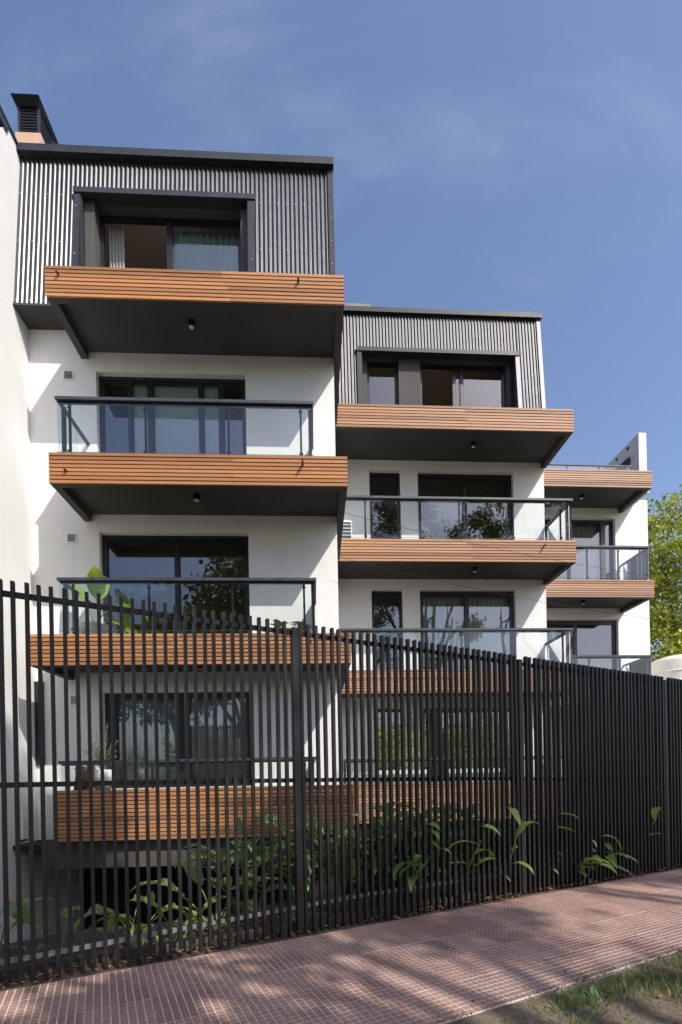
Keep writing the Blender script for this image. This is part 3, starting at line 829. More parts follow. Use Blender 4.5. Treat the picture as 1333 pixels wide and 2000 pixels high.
# the balcony slab is narrower than the wall: carry the fin's foot on the side wall
MB().box(2.93, 3.18, 0.55, d3-.003, 9.0, 9.241).build('fin_corbel', MAT['white'], fin)
wv = d3+.105
window(B3, 0.302, 2.638, T3[1]-.015, wz3[0]-.002, wv, bars=[(1.30, 1.36), (2.28, 2.40)], fw=.07)
window(B3, 0.302, 2.678, T3[2]-.015, wz3[1]-.002, wv, bars=[(1.41, 1.50)], fw=.09)
for z in T3[1:]: room(B3, A3+.1, W3-.21, d3+.205, 5.0, z-.02, z+2.5)
curtain(B3, 0.6, 2.25, 1.5, T3[1], 8.58, MAT['grey_cloth'], 'sheer grey curtain across the upper sliding window of the farthest block', 13, .04)
curtain(B3, 2.36, 2.56, 1.5, T3[1], 8.58, MAT['grey_cloth'], 'bunched grey curtain at the right edge of the farthest block upper window', 4, .04)
spot_lamp(B3, 1.30, 0.6, U3[0]+.13, 'round black lamp under the roof terrace slab of the farthest block')
spot_lamp(B3, 1.29, 0.6, U3[1]+.13, 'round black lamp under the lower balcony of the farthest block')

# ------------------------------------------------------------------ party wall at the left, chimney
pw = empty('party_wall'); B1.put(pw, C1, 0, 0)
tag(pw, 'tall white party wall at the left edge of the picture with dark metal coping', 'wall')
m = MB(); th = -0.28
prof = [(-0.9, -2.6), (8.2, -2.6), (8.2, 12.26), (0.62, 12.26), (0.45, 11.95), (-0.9, 9.6)]
a = [(0, v, z) for v, z in prof]; b = [(th, v, z) for v, z in prof]
m.poly(a); m.poly(b[::-1])
for i in range(len(prof)):
    j = (i+1) % len(prof); m.poly([a[j], a[i], b[i], b[j]])
m.build('masonry', MAT['white'], pw)
MB().box(th-.03, 0.03, 0.40, 8.23, 12.262, 12.30).build('coping', MAT['trim'], pw)
MB().hexa([(th-.02, .60, 12.10), (.022, .60, 12.10), (.022, .66, 12.259), (th-.02, .66, 12.259), (th-.02, .40, 12.10), (.022, .40, 12.10), (.022, .42, 12.259), (th-.02, .42, 12.259)]).build('end_flashing', MAT['trim'], pw)
MB().hexa([(th-.02, -.9, 9.63), (.02, -.9, 9.63), (.02, .42, 11.93), (th-.02, .42, 11.93), (th-.02, -.95, 9.68), (.02, -.95, 9.68), (.02, .40, 12.09), (th-.02, .40, 12.09)]).build('raking_flashing', MAT['trim'], pw)
wl = empty('wall_lamp'); B1.put(wl, C1, 0.62, 0.50)
tag(wl, 'slim white box lamp on the party wall behind the fence', 'lamp')
MB().box(0.002, 0.05, 0, 0.10, 0.02, 0.42).build('shade', MAT['white_plastic'], wl)
MB().box(0.002, 0.056, -.003, 0.103, -0.012, 0.018).build('base', MAT['black_metal'], wl)

ch = empty('chimney'); B1.put(ch, -1.06, 1.82, 12.25)
tag(ch, 'peach plastered chimney with black louvred metal cap at the top left', 'chimney')
MB().box(-.225, .225, -.27, .27, -.3, 1.09).build('stack', MAT['peach'], ch)
for (x, y) in ((-.175, -.22), (.175, -.22), (-.175, .22), (.175, .22)): MB().box(x-.02, x+.02, y-.02, y+.02, 1.091, 1.60).build('cap_post', MAT['trim'], ch)
for k in range(9):
    z = 1.115+k*.053
    for (x0, x1, y0, y1) in ((-.155, .155, -.235, -.20), (-.155, .155, .20, .235)):
        MB().hexa([(x0, y0, z), (x1, y0, z), (x1, y1, z+.022), (x0, y1, z+.022), (x0, y0, z+.012), (x1, y0, z+.012), (x1, y1, z+.034), (x0, y1, z+.034)]).build('louvre', MAT['trim'], ch)
    for (x0, x1) in ((-.19, -.16), (.16, .19)):
        MB().box(x0, x1, -.20, .20, z, z+.02).build('louvre', MAT['trim'], ch)
MB().hexa([(-.2, -.25, 1.601), (.2, -.25, 1.601), (.2, .25, 1.601), (-.2, .25, 1.601), (-.25, -.36, 1.67), (.25, -.36, 1.67), (.25, .36, 1.67), (-.25, .36, 1.67)]).build('cap', MAT['trim'], ch)

rb = MB().box(0.208, 0.911, 3.0, 4.0, 12.357, 14.34).build('roof_tank_house', MAT['concrete']); rb.matrix_world = B2.M
tag(rb, 'small grey concrete box on the roof behind the middle block parapet', 'roof box')

# air conditioner on the middle block balcony
ac = empty('air_conditioner'); B2.put(ac, -0.28, 1.02, T2[1]-.03)
tag(ac, 'white air conditioner unit at the left end of the middle block balcony', 'air conditioner')
MB().box(0, .36, -.12, .12, .05, .88).build('casing', MAT['white_plastic'], ac)
for k in range(9): MB().box(.03, .33, -.134, -.121, .12+k*.08, .135+k*.08).build('grille_bar', MAT['white_plastic'], ac)
MB().box(.025, .335, -.1225, -.1205, .10, .83).build('fan_opening', MAT['trim'], ac)
for x in (.03, .31): MB().box(x, x+.03, -.1, .1, 0, .049).build('foot', MAT['black_metal'], ac)

# ------------------------------------------------------------------ fence
fence = empty('fence'); fence.matrix_world = fence_frame
tag(fence, 'long black metal fence of closely set vertical pickets along the pavement', 'fence')
zt = lambda s: 2.885-0.0168*s          # top rail
zm = lambda s: 1.462-0.0035*s-0.0019*max(0, s)**2*0.95
pk = MB().box(-.0135, .0135, 0, .045, 0, 1.0).mesh('picket', MAT['fence_metal'])
s = -1.75; k = 0
posts = (-0.55, 2.35, 5.25, 8.18, 11.1)
while s < 12.4:
    if all(abs(s-p) > .05 for p in posts):
        link('picket', pk, fence, (s, 0, -.02), (random.uniform(-.0025, .0025), random.uniform(-.002, .002), 0), (1, 1, zt(s)+.105))
    s += 0.0815; k += 1
for p in posts:
    MB().box(p-.032, p+.032, .002, .07, -.05, zt(p)+.04).build('post', MAT['fence_metal'], fence)
def rail_run(zf, h, y0, y1, mat, name):
    for a, e in zip((-1.8,)+posts, posts+(12.45,)):
        a2 = a+(.0325 if a in posts else 0); e2 = e-(.0325 if e in posts else 0)
        n = 4; m = MB()
        for i in range(n):
            p, q = a2+(e2-a2)*i/n, a2+(e2-a2)*(i+1)/n
            m.hexa([(p, y0, zf(p)-h/2), (q, y0, zf(q)-h/2), (q, y1, zf(q)-h/2), (p, y1, zf(p)-h/2),
                    (p, y0, zf(p)+h/2), (q, y0, zf(q)+h/2), (q, y1, zf(q)+h/2), (p, y1, zf(p)+h/2)])
        m.build(name, mat, fence)
rail_run(zt, .04, .0455, .075, MAT['fence_metal'], 'rail')
rail_run(zm, .04, .0455, .075, MAT['fence_metal'], 'rail')
rail_run(lambda s: 0.155+.036*min(max(s, 0), 3.0), .035, .0455, .075, MAT['rail_grey'], 'rail')  # sun on this lowest rail is put into its paler grey
edg = MB().box(-3.5, 13, .16, .24, -.05, .06).build('garden_kerb', MAT['dark_concrete']); edg.matrix_world = fence_frame
structure(edg)

# ------------------------------------------------------------------ plants
def blade_mesh(name, L_, W_, mat, droop=0.5, fold=0.25, wav=0.0, petiole=0.0, tip=1.0, heart=0.0, nseg=9, rise=0.0):
    """one leaf with stalk: grows along +X from the origin, arching over"""
    m = MB(); pts = []; ang = rise; p = Vector((0, 0, 0))
    if petiole > 0:
        path = [Vector((0, 0, 0))]; pa = R(78)
        for i in range(5):
            pa -= 0.11
            path.append(path[-1]+Vector((math.cos(pa), 0, math.sin(pa)))*petiole/5)
        m.tube(path, [0.013, .012, .010, .008, .007, .006], 5, 0, False); p = path[-1]
    for i in range(nseg+1):
        t = i/nseg
        if heart: w = (max(0, math.sin(math.pi*min(1, t*0.97+.03)))**0.65)*(1.15-.75*t)
        else: w = max(0.0, math.sin(math.pi*(t**0.8)))**0.9
        w *= W_/2
        dirv = Vector((math.cos(ang), 0, math.sin(ang))); nrm = Vector((-math.sin(ang), 0, math.cos(ang)))
        f = fold*w + wav*math.sin(t*17+1)*w
        f2 = fold*w + wav*math.sin(t*15+2.2)*w
        pts.append((p + Vector((0, w, 0)) + nrm*f, p + Vector((0, w*.5, 0)) + nrm*f*.35, p.copy(), p - Vector((0, w*.5, 0)) + nrm*f2*.35, p - Vector((0, w, 0)) + nrm*f2))
        p = p + dirv*(L_/nseg); ang -= droop/nseg*(0.5+t)*1.4
    base = len(m.v)
    for row in pts: m.v += [tuple(q) for q in row]
    for i in range(nseg):
        for k in range(4):
            a = base+i*5+k; m.f.append((a, a+5, a+6, a+1)); m.m.append(0)
    return m.mesh(name, mat, True)

elephant = [blade_mesh('leaf', .46, .24, MAT['leaf_elephant'], 1.2, .35, .22, .50, heart=1, rise=.35),
            blade_mesh('leaf', .56, .27, MAT['leaf_elephant'], 1.0, .30, .20, .62, heart=1, rise=.55),
            blade_mesh('leaf', .36, .20, MAT['leaf_elephant'], 1.5, .40, .25, .34, heart=1, rise=.2),
            blade_mesh('leaf', .60, .20, MAT['leaf_elephant'], 1.3, .45, .28, .46, heart=1, rise=.8)]
ginger = [blade_mesh('leaf', .42, .10, MAT['leaf_ginger'], 1.1, .25, .1, 0, rise=.55),
          blade_mesh('leaf', .34, .085, MAT['leaf_ginger'], .8, .3, .12, 0, rise=.35),
          blade_mesh('leaf', .50, .11, MAT['leaf_ginger'], 1.5, .2, .08, 0, rise=.8)]
def elephant_plant(s, n, sc, count, label, rot=0):
    p = FW(s, n, -.02); o = empty('elephant_ear_plant', p); tag(o, label, 'plant', 'elephant ear plants behind the fence')
    for k in range(count):
        a = rot+k*2.4+random.uniform(-.4, .4); q = sc*random.uniform(.65, 1.1)
        if math.cos(a-(FANG-math.pi/2)) > .35: q *= .5          # leaves towards the fence stay short
        link('leaf', random.choice(elephant), o, (random.uniform(-.05, .05), random.uniform(-.05, .05), 0), (random.uniform(-.15, .15), random.uniform(-.1, .25), a), (q, q, q))
    return o
def ginger_clump(s, n, h, stems, leaves, label, spread=.22, lean=(0, 0), name='ginger_clump', group='ginger clumps behind the fence', base=-.02):
    p = FW(s, n, base); o = empty(name, p, FANG); tag(o, label, 'plant', group)
    for k in range(stems):
        a = random.uniform(0, 2*math.pi); r = random.uniform(0, spread*.5)
        b = Vector((r*math.cos(a), r*math.sin(a), 0)); hh = h*random.uniform(.65, 1.08)
        tip = b+Vector((math.cos(a)*spread*random.uniform(.5, 1.4)+lean[0], math.sin(a)*spread*random.uniform(.5, 1.4)+lean[1], hh))
        mid = (b+tip)/2+Vector((-lean[0]*.2, -lean[1]*.2, hh*.1))
        pts = [b.lerp(mid, t).lerp(mid.lerp(tip, t), t) for t in (0, .25, .5, .75, 1)]
        MB().tube(pts, [.011, .010, .008, .007, .004], 5, 0).build('stem', MAT['leaf_ginger'], o, True)
        for i in range(leaves):
            t = .28+.72*(i+.5)/leaves; q = b.lerp(mid, t).lerp(mid.lerp(tip, t), t)
            sc = random.uniform(.7, 1.15)
            link('leaf', random.choice(ginger), o, q, (random.uniform(-.4, .4), random.uniform(-.5, .35), a+i*math.pi+random.uniform(-.7, .7)), (sc, sc, sc))
    return o
elephant_plant(.35, .50, .8, 8, 'low elephant ear plant at the foot of the party wall, leftmost of its kind', .5)
elephant_plant(.95, .45, 1.05, 11, 'large elephant ear plant with arching leaves, in front of the dark basement opening', 0)
elephant_plant(1.65, .5, 1.0, 10, 'elephant ear plant right of the largest one, under the lowest balcony', 1.3)
elephant_plant(1.32, .36, .6, 8, 'small elephant ear seedling close behind the bottom rail', 2.1)
elephant_plant(-.15, .6, .9, 8, 'elephant ear plant cut by the left edge of the picture', 1.0)
gl = ['left of the fence post beside the elephant ears', 'just left of the first fence post in view', 'just right of the first fence post in view',
      'under the corner of the nearest block lowest balcony', 'under the left end of the middle block lowest balcony', 'under the middle of the middle block lowest balcony',
      'left of the second fence post', 'right of the second fence post', 'deep in the shade towards the third fence post']
spots = [(2.0, .65, .95), (2.62, .62, 1.05), (2.95, .55, 1.0), (3.4, .40, 1.1), (3.9, .5, 1.0), (4.4, .4, 1.05), (4.95, .5, .95), (5.7, .4, .9), (6.6, .45, .9)]
for (s, n, h), t in zip(spots, gl):
    ginger_clump(s, n, h, 7, 7, 'leafy green ginger clump ' + t)
sh = [(3.62, .02, .62, 'leafy ginger shoot pushing through the pickets below the middle of the fence'), (4.35, .02, 1.02, 'highest ginger shoot poking out between pickets beside the balcony slats'),
      (5.05, .02, .95, 'lone ginger shoot between pickets left of the pavement plant'), (6.25, .0, .42, 'ginger tuft hanging over the pavement right of the second post'),
      (6.75, .02, .45, 'low ginger shoot with long drooping leaf at the pavement edge'), (7.75, .02, 1.0, 'small high ginger shoot near the right end of the fence')]
for (s, n, h, t) in sh:
    ginger_clump(s, n+.13, h, 1 if h > .7 else 3, 4, t, .06, (.03, -.26), 'ginger_shoot', 'ginger shoots through the fence')

# potted plants on the balconies
ban = [blade_mesh('leaf', .62, .27, MAT['leaf_banana'], 1.1, .22, .1, .30, heart=0, rise=.25),
       blade_mesh('leaf', .5, .24, MAT['leaf_banana'], .5, .25, .1, .42, heart=0, rise=.95)]
pp = empty('potted_plant'); B1.put(pp, 0.42, 0.55, T1[2]-.03); tag(pp, 'big-leaved potted plant in a wide white pot on the third nearest balcony', 'plant')
MB().lathe([(.16, 0), (.24, .08), (.27, .22), (.26, .30), (.235, .30), (.225, .25), (.0, .25)], n=28).build('pot', MAT['white_pot'], pp, True)
for k, (me, rz, ry, sc, z) in enumerate(((0, .15, .05, 1.0, .5), (1, 2.7, -.1, .95, .5), (0, .9, .25, .8, .42), (1, -1.2, 0, .9, .35), (1, 1.9, -.35, 1.0, .55), (0, -.5, .3, .6, .3))):
    link('leaf', ban[me], pp, (.02*k-.04, .01*k, .25), (0, ry, rz), (sc*1.3, sc*1.3, sc*1.3))
for i, (u, lab) in enumerate(((3.42, 'left one of two small leafy pots by the right end of the third nearest balcony'), (3.78, 'right one of two small leafy pots by the right end of the third nearest balcony'))):
    q = empty('potted_plant'); B1.put(q, u, .42, T1[2]-.03); tag(q, lab, 'plant', 'small potted plants on the balcony')
    MB().lathe([(.07, 0), (.10, .16), (.09, .16), (.085, .14), (0, .14)], n=18).build('pot', MAT['white_pot'], q, True)
    me = blade_mesh('leaf', .14, .10, MAT['leaf_banana'], .8, .2, .05, .16, heart=1, rise=.3)
    for k in range(12): link('leaf', me, q, (0, 0, .13), (0, random.uniform(-.5, .3), k*2.4), (1, 1, random.uniform(.6, 1.2)))
q = empty('potted_olive'); B1.put(q, .48, .55, T1[3]-.03); tag(q, 'small pale olive bush in a white pot on the lowest nearest balcony', 'plant')
MB().lathe([(.11, 0), (.17, .16), (.17, .34), (.15, .34), (.14, .3), (0, .3)], n=20).build('pot', MAT['white_pot'], q, True)
tw = MB(); lv = []; 
for k in range(26):
    a = random.uniform(0, 6.28); e = random.uniform(.5, 1.4); ln = random.uniform(.45, .85)
    st = Vector((0, 0, .3)); tip = st+Vector((math.cos(a)*math.cos(e)*ln*.6, math.sin(a)*math.cos(e)*ln*.6, math.sin(e)*ln))
    mid = (st+tip)/2+Vector((0, 0, .06)); tw.tube([st, mid, tip], [.006, .004, .002], 4)
    for j in range(16):
        t = random.uniform(.35, 1); c = st.lerp(mid, t).lerp(mid.lerp(tip, t), t)
        d = Vector((random.gauss(0, 1), random.gauss(0, 1), random.gauss(.3, 1))).normalized(); w = d.cross(Vector((.3, .2, .9))).normalized()*.006
        lv.append([c-w*.2, c+d*.025+w, c+d*.06, c+d*.025-w])
tw.build('twigs', MAT['leaf_olive'], q)
lm = MB()
for f in lv: lm.poly(f)
stuff(lm.build('foliage', MAT['leaf_olive'], q))
for i, (u, h, lab) in enumerate(((.20, .40, 'left brown bark log standing on the lowest nearest balcony'), (.33, .48, 'right brown bark log leaning beside the olive pot'))):
    lg = MB().tube([(0, 0, 0), (.02, 0, h*.5), (.05, 0, h)], [.075, .07, .06], 11).build('bark_log', MAT['log'], None, False); B1.put(lg, u, .33+.05*i, T1[3]-.028); tag(lg, lab, 'log', 'bark logs on the balcony')
q = empty('potted_plant'); B2.put(q, .85, .45, T2[2]-.03); tag(q, 'small trailing potted plant behind the middle block railing above the fence', 'plant')
MB().lathe([(.08, 0), (.11, .17), (.1, .17), (.09, .15), (0, .15)], n=18).build('pot', MAT['white_pot'], q, True)
for k in range(14): link('leaf', ginger[1], q, (0, 0, .14), (0, random.uniform(-.9, .4), k*2.4), (.6, .8, .6))

# bushy shrubs in planters on the middle block's lowest terrace
def planter_shrub(u, v, w, h, label):
    o = empty('planter_shrub'); B2.put(o, u, v, T2[3]-.03); tag(o, label, 'shrub', 'planter shrubs on the lowest terrace')
    bx = MB(); bx.box(-w/2, w/2, -.16, .16, .03, .30); bx.build('planter', MAT['white_pot'], o)
    for x in (-w/2+.06, w/2-.06): MB().box(x-.03, x+.03, -.12, .12, 0, .029).build('foot', MAT['black_metal'], o)
    MB().box(-w/2+.02, w/2-.02, -.14, .14, .301, .306).build('potting_soil', MAT['soil'], o)
    for k in range(int(w/.16)):
        x = -w/2+.08+k*.16
        MB().tube([(x, random.uniform(-.05, .05), .3), (x+random.uniform(-.06, .06), 0, h*.6), (x+random.uniform(-.1, .1), random.uniform(-.1, .1), h*.95)], [.012, .009, .004], 5).build('stem', MAT['bark'], o)
    n = 3600; X = rng.uniform(-w/2, w/2, n); Z = .34+(h-.34)*rng.uniform(0, 1, n)**.85*(1+.12*np.sin(X*7)+.08*np.sin(X*17)); Y = rng.normal(0, .11, n)
    P = np.stack([X, Y, Z], -1); d = rng.normal(0, 1, (n, 3)); d /= np.linalg.norm(d, axis=1)[:, None]; e = np.cross(d, rng.normal(0, 1, (n, 3))); e /= np.linalg.norm(e, axis=1)[:, None]
    L_ = rng.uniform(.025, .055, n)[:, None]
    q = np.stack([P, P+d*L_*.5+e*L_*.3, P+d*L_, P+d*L_*.5-e*L_*.3], 1).reshape(-1, 3)
    stuff(link('foliage', fast_mesh('foliage', q, np.arange(4*n).reshape(n, 4), MAT['leaf_shrub']), o))
planter_shrub(1.10, .55, 1.15, 1.42, 'yellow-green shrub in a trough on the lowest middle terrace, left one behind the fence')
planter_shrub(2.75, .55, 1.35, 1.40, 'yellow-green shrub in a trough on the lowest middle terrace, right one behind the fence')

# leaf litter along the fence, loose leaves on the pavement
def litter(name, pts, mat, size, lift=0.004):
    n = len(pts); P = np.array(pts); ang = rng.uniform(0, 6.28, n); L_ = size*rng.uniform(.6, 1.3, n); W_ = L_*rng.uniform(.3, .55, n)
    d = np.stack([np.cos(ang), np.sin(ang), rng.uniform(-.25, .35, n)], -1); e = np.stack([-np.sin(ang), np.cos(ang), rng.uniform(-.4, .4, n)], -1)
    q = np.stack([P-d*L_[:, None]*.5, P+e*W_[:, None]*.5+[0, 0, 1]*(L_[:, None]*.12), P+d*L_[:, None]*.5, P-e*W_[:, None]*.5+[0, 0, 1]*(L_[:, None]*.10)], 1)
    return fast_mesh(name, q.reshape(-1, 3), np.arange(4*n).reshape(n, 4), mat)
pts = []
for k in range(850):
    s = random.uniform(-1.5, 8.5); n = random.gauss(.03, .07)
    if n < -.1 and random.random() < .7: continue
    p = FW(s, n, .012+random.random()*.03); pts.append((p.x, p.y, p.z))
o = link('leaf_litter', litter('leaf_litter', pts, MAT['dry_leaf'], .055)); stuff(o); o['label'] = 'dry brown leaf litter along the foot of the fence'; o['category'] = 'leaves'
spots = [(2.05, -.40), (1.70, -.52), (1.38, -1.02), (2.9, -.6), (3.3, -1.0), (2.35, -1.35), (3.9, -.35), (4.6, -1.15)]
for k, (s, n) in enumerate(spots):
    lm = MB(); ln = random.uniform(.04, .07); w = ln*.3
    lm.v = [(-ln/2, 0, .002), (-ln*.1, w/2, .012), (ln/2, 0, .004), (-ln*.1, -w/2, .010), (-ln*.05, 0, .003)]
    lm.f = [(0, 4, 1), (4, 2, 1), (0, 3, 4), (3, 2, 4)]; lm.m = [0]*4
    o = lm.build('fallen_leaf', MAT['yellow_leaf']); o.location = FW(s, n, .001); o.rotation_euler = (0, 0, random.uniform(0, 6.28))
    tag(o, ('yellow fallen leaf nearest the fence, below the first post', 'long yellow fallen leaf just left of the first post, on the second tile row', 'yellow fallen leaf nearest the bottom left of the pavement',
            'yellow fallen leaf in the middle of the pavement, right of the first post', 'yellow fallen leaf at mid pavement, left of the verge weeds', 'yellow fallen leaf closest to the verge at the bottom of the picture',
            'yellow fallen leaf beside the fence under the middle block', 'rightmost yellow fallen leaf, close to the verge')[k], 'leaf', 'yellow leaves on the pavement')

# grass and weeds on the verge
def grass_patch():
    n = 30000; S = rng.uniform(1.2, 9.0, n); Nn = -1.97 - np.abs(rng.gamma(1.2, .42, n))
    dens = np.sin(S*2.1+Nn*3.3)+np.sin(S*5.3-Nn*4.1)*.7+rng.normal(0, .55, n)+np.where(Nn > -2.15, .9, 0)
    k = dens > .5; S, Nn = S[k], Nn[k]; n = len(S)
    c, s_ = math.cos(FANG), math.sin(FANG)
    X = FA.x+S*c-Nn*s_; Y = FA.y+S*s_+Nn*c; Z = np.full(n, -.045)
    P = np.stack([X, Y, Z], -1); a = rng.uniform(0, 6.28, n); h = rng.gamma(3, .0125, n)+.012; w = rng.uniform(.0018, .0035, n); le = rng.uniform(.3, 1.2, n)*h
    side = np.stack([np.cos(a+1.57), np.sin(a+1.57), 0*a], -1)*w[:, None]; ld = np.stack([np.cos(a), np.sin(a), 0*a], -1)
    up = np.array([0, 0, 1.0])
    m1 = P+up*(h*.6)[:, None]+ld*(le*.3)[:, None]; tp = P+up*h[:, None]+ld*le[:, None]
    q = np.stack([P-side, P+side, m1+side*.8, m1-side*.8, tp], 1).reshape(-1, 3)
    b = np.arange(n)*5
    tri = np.concatenate([np.stack([b, b+1, b+2], -1), np.stack([b, b+2, b+3], -1), np.stack([b+3, b+2, b+4], -1)])
    return fast_mesh('grass', q, tri, MAT['grass'])
o = link('grass', grass_patch()); stuff(o); o['label'] = 'sparse short grass growing on the bare verge'; o['category'] = 'grass'
weed_leaf = [blade_mesh('leaf', .17, .065, MAT['weed'], .9, .15, .18, 0, rise=.45, nseg=7), blade_mesh('leaf', .12, .055, MAT['weed'], .6, .2, .2, 0, rise=.8, nseg=7)]
for (s, n, sc, cnt, lab) in ((2.78, -2.06, .75, 11, 'small broad-leaved weed at the pavement edge, leftmost on the verge'), (3.62, -2.10, 1.0, 13, 'larger grey-green weed by the pavement edge in the middle of the verge'),
                             (4.0, -2.75, 1.0, 12, 'grey-green weed cut by the lower right corner of the picture'), (5.0, -2.12, .6, 9, 'tiny weed on the verge near the right edge')):
    q = empty('weed', FW(s, n, -.06)); tag(q, lab, 'weed', 'weeds on the verge')
    for k in range(cnt):
        z = sc*random.uniform(.7, 1.15)
        link('leaf', random.choice(weed_leaf), q, (0, 0, 0), (random.uniform(-.2, .2), random.uniform(-.25, .35), k*2.4), (z, z, z))
pts = []
for k in range(260):
    p = FW(random.uniform(1.5, 8), -1.98-random.random()**1.5*1.6, -.045); pts.append((p.x, p.y, p.z))
cov = []
for k in range(1500):
    s = random.uniform(1.5, 8); n = -1.96-abs(random.gauss(0, .45))
    if math.sin(s*2.7+n*3.1)+math.sin(s*6.1-n*2.2)*.6+random.gauss(0, .4) < .2: continue
    p = FW(s, n, -.03+random.random()*.025); cov.append((p.x, p.y, p.z))
o = link('ground_cover', litter('ground_cover', cov, MAT['weed'], .034)); stuff(o); o['label'] = 'low green leafy ground cover among the grass of the verge'; o['category'] = 'ground cover'
o = link('verge_litter', litter('verge_litter', pts, MAT['dry_leaf'], .05)); stuff(o); o['label'] = 'dry leaves scattered on the verge'; o['category'] = 'leaves'

def crumbs():
    n = 1500; S = rng.uniform(1.0, 9.0, n); Nn = -1.945+np.abs(rng.normal(0, .035, n))*np.where(rng.random(n) < .8, 1, 3)-.02
    c, s_ = math.cos(FANG), math.sin(FANG); r = rng.gamma(2, .0014, n)+.0012
    P = np.stack([FA.x+S*c-Nn*s_, FA.y+S*s_+Nn*c, r*.4], -1)
    o = np.array([[1, 0, 0], [-1, 0, 0], [0, 1, 0], [0, -1, 0], [0, 0, 1], [0, 0, -1]], float)
    v = (P[:, None]+o[None]*r[:, None, None]*rng.uniform(.6, 1.3, (n, 6, 1))).reshape(-1, 3)
    f = np.array([[0, 2, 4], [2, 1, 4], [1, 3, 4], [3, 0, 4], [2, 0, 5], [1, 2, 5], [3, 1, 5], [0, 3, 5]])
    return fast_mesh('soil_crumbs', v, (np.arange(n)[:, None, None]*6+f[None]).reshape(-1, 3), MAT['dirt'])
o = link('soil_crumbs', crumbs()); stuff(o); o['label'] = 'loose soil crumbs along the verge edge of the pavement'; o['category'] = 'soil'

# ------------------------------------------------------------------ trees
def tree(loc, label, height, blobs, nleaf, leaf, mat, trunk_r=.2, seed=0, group='street trees', clump=.55, per=55):
    r = np.random.default_rng(seed); o = empty('tree', loc); tag(o, label, 'tree', group)
    tm = MB(); base = Vector((0, 0, -.2)); fork = Vector((r.normal(0, .15), r.normal(0, .15), height*.38))
    tm.tube([base, fork*.5+Vector((.06, 0, 0)), fork], [trunk_r*1.15, trunk_r*.85, trunk_r*.7], 10)
    for b in blobs:
        c = Vector(b[0]); md = fork.lerp(c, .5)+Vector((r.normal(0, .3), r.normal(0, .3), -.3))
        tm.tube([fork, md, c], [trunk_r*.5, trunk_r*.3, trunk_r*.1], 7)
        for k in range(5):
            e = c+Vector(r.normal(0, .5, 3))*Vector(b[1]).length*.32
            tm.tube([md.lerp(c, .4+.1*k), (md.lerp(c, .6)+e)/2+Vector((0, 0, .2)), e], [trunk_r*.16, trunk_r*.1, .012], 5)
    tm.build('trunk', MAT['bark'], o, True)
    vol = np.array([b[1][0]*b[1][1]*b[1][2]*(b[2] if len(b) > 2 else 1.0) for b in blobs]); share = vol/vol.sum(); cs = []
    for b, sh_ in zip(blobs, share):
        n = max(2, int(nleaf/per*sh_)); d = r.normal(0, 1, (n, 3)); d /= np.linalg.norm(d, axis=1)[:, None]
        rad = r.uniform(.35, 1, n)**.5
        cs.append(np.array(b[0])+d*rad[:, None]*np.array(b[1]))
    cs = np.concatenate(cs); n = len(cs)*per
    P = np.repeat(cs, per, 0)+r.normal(0, clump*.5, (n, 3))*np.array([1, 1, .7])
    d = r.normal(0, 1, (n, 3)); d[:, 2] -= .3; d /= np.linalg.norm(d, axis=1)[:, None]
    e = np.cross(d, r.normal(0, 1, (n, 3))); e /= np.linalg.norm(e, axis=1)[:, None]
    L_ = leaf*r.uniform(.6, 1.3, n)[:, None]; w = L_*.28
    q = np.stack([P, P+d*L_*.45+e*w, P+d*L_, P+d*L_*.45-e*w], 1).reshape(-1, 3)
    link('crown', fast_mesh('crown', q, np.arange(4*n).reshape(n, 4), mat), o)
    return o

# beyond the farthest block
tree((15.0, 22.0, 0), 'yellow-green tree rising beyond the farthest block at the right edge', 12,
     [((-.8, -.5, 11.0), (2.7, 2.6, 2.1)), ((1.6, .6, 9.6), (2.6, 2.6, 2.4)), ((-1.0, .2, 7.0), (2.4, 2.4, 2.0)), ((1.0, -.8, 5.6), (2.4, 2.4, 1.8))], 24000, .2, MAT['leaf_yellow'], .24, 3, clump=.55)
tree((21.0, 27.0, 0), 'darker green tree behind the yellow-green one at the right edge', 11,
     [((0, 0, 8.2), (3.2, 3.2, 2.6)), ((-1.5, .5, 5.2), (2.8, 2.8, 2.2))], 6500, .24, MAT['leaf_yellow'], .24, 4, clump=.6)
# street trees on the viewer's side: they shade fence and pavement and show in the window panes
tree((7.2, -3.4, 0), 'tall street tree right of the viewpoint, mirrored in the window panes', 16,
     [((1.2, 0, 10.2), (2.6, 2.0, 1.8), .18), ((-.4, .2, 12.4), (2.6, 2.0, 1.6), .42), ((2.2, .2, 13.4), (2.2, 2.0, 1.8), 1.5), ((-2.7, -.1, 15.4), (2.0, 1.2, 1.3), 4.0), ((.3, -.2, 14.6), (1.6, 1.0, 1.0), .8), ((-2.9, .1, 13.3), (1.9, 1.4, 1.3), 2.6), ((-3.4, .6, 11.0), (1.8, 1.8, 1.4), .8)], 11800, .22, MAT['leaf_tree'], .30, 5, clump=.6, per=290)
tree((12.6, -3.0, 0), 'tall street tree farther right of the viewpoint, mirrored in the panes', 17,
     [((-1.6, 0, 10.2), (2.4, 2.2, 1.6), .16), ((1.6, .4, 11.2), (1.7, 1.5, 1.1), .20), ((-1.4, 0, 13.4), (2.4, 2.2, 1.7), .75), ((1.2, 0, 14.6), (2.4, 2.0, 1.7), 1.8), ((2.4, .2, 16.2), (2.0, 1.8, 1.2), 1.6), ((-1.6, .2, 15.6), (1.8, 1.8, 1.2), 1.4)], 11600, .22, MAT['leaf_tree'], .30, 6, clump=.6, per=290)
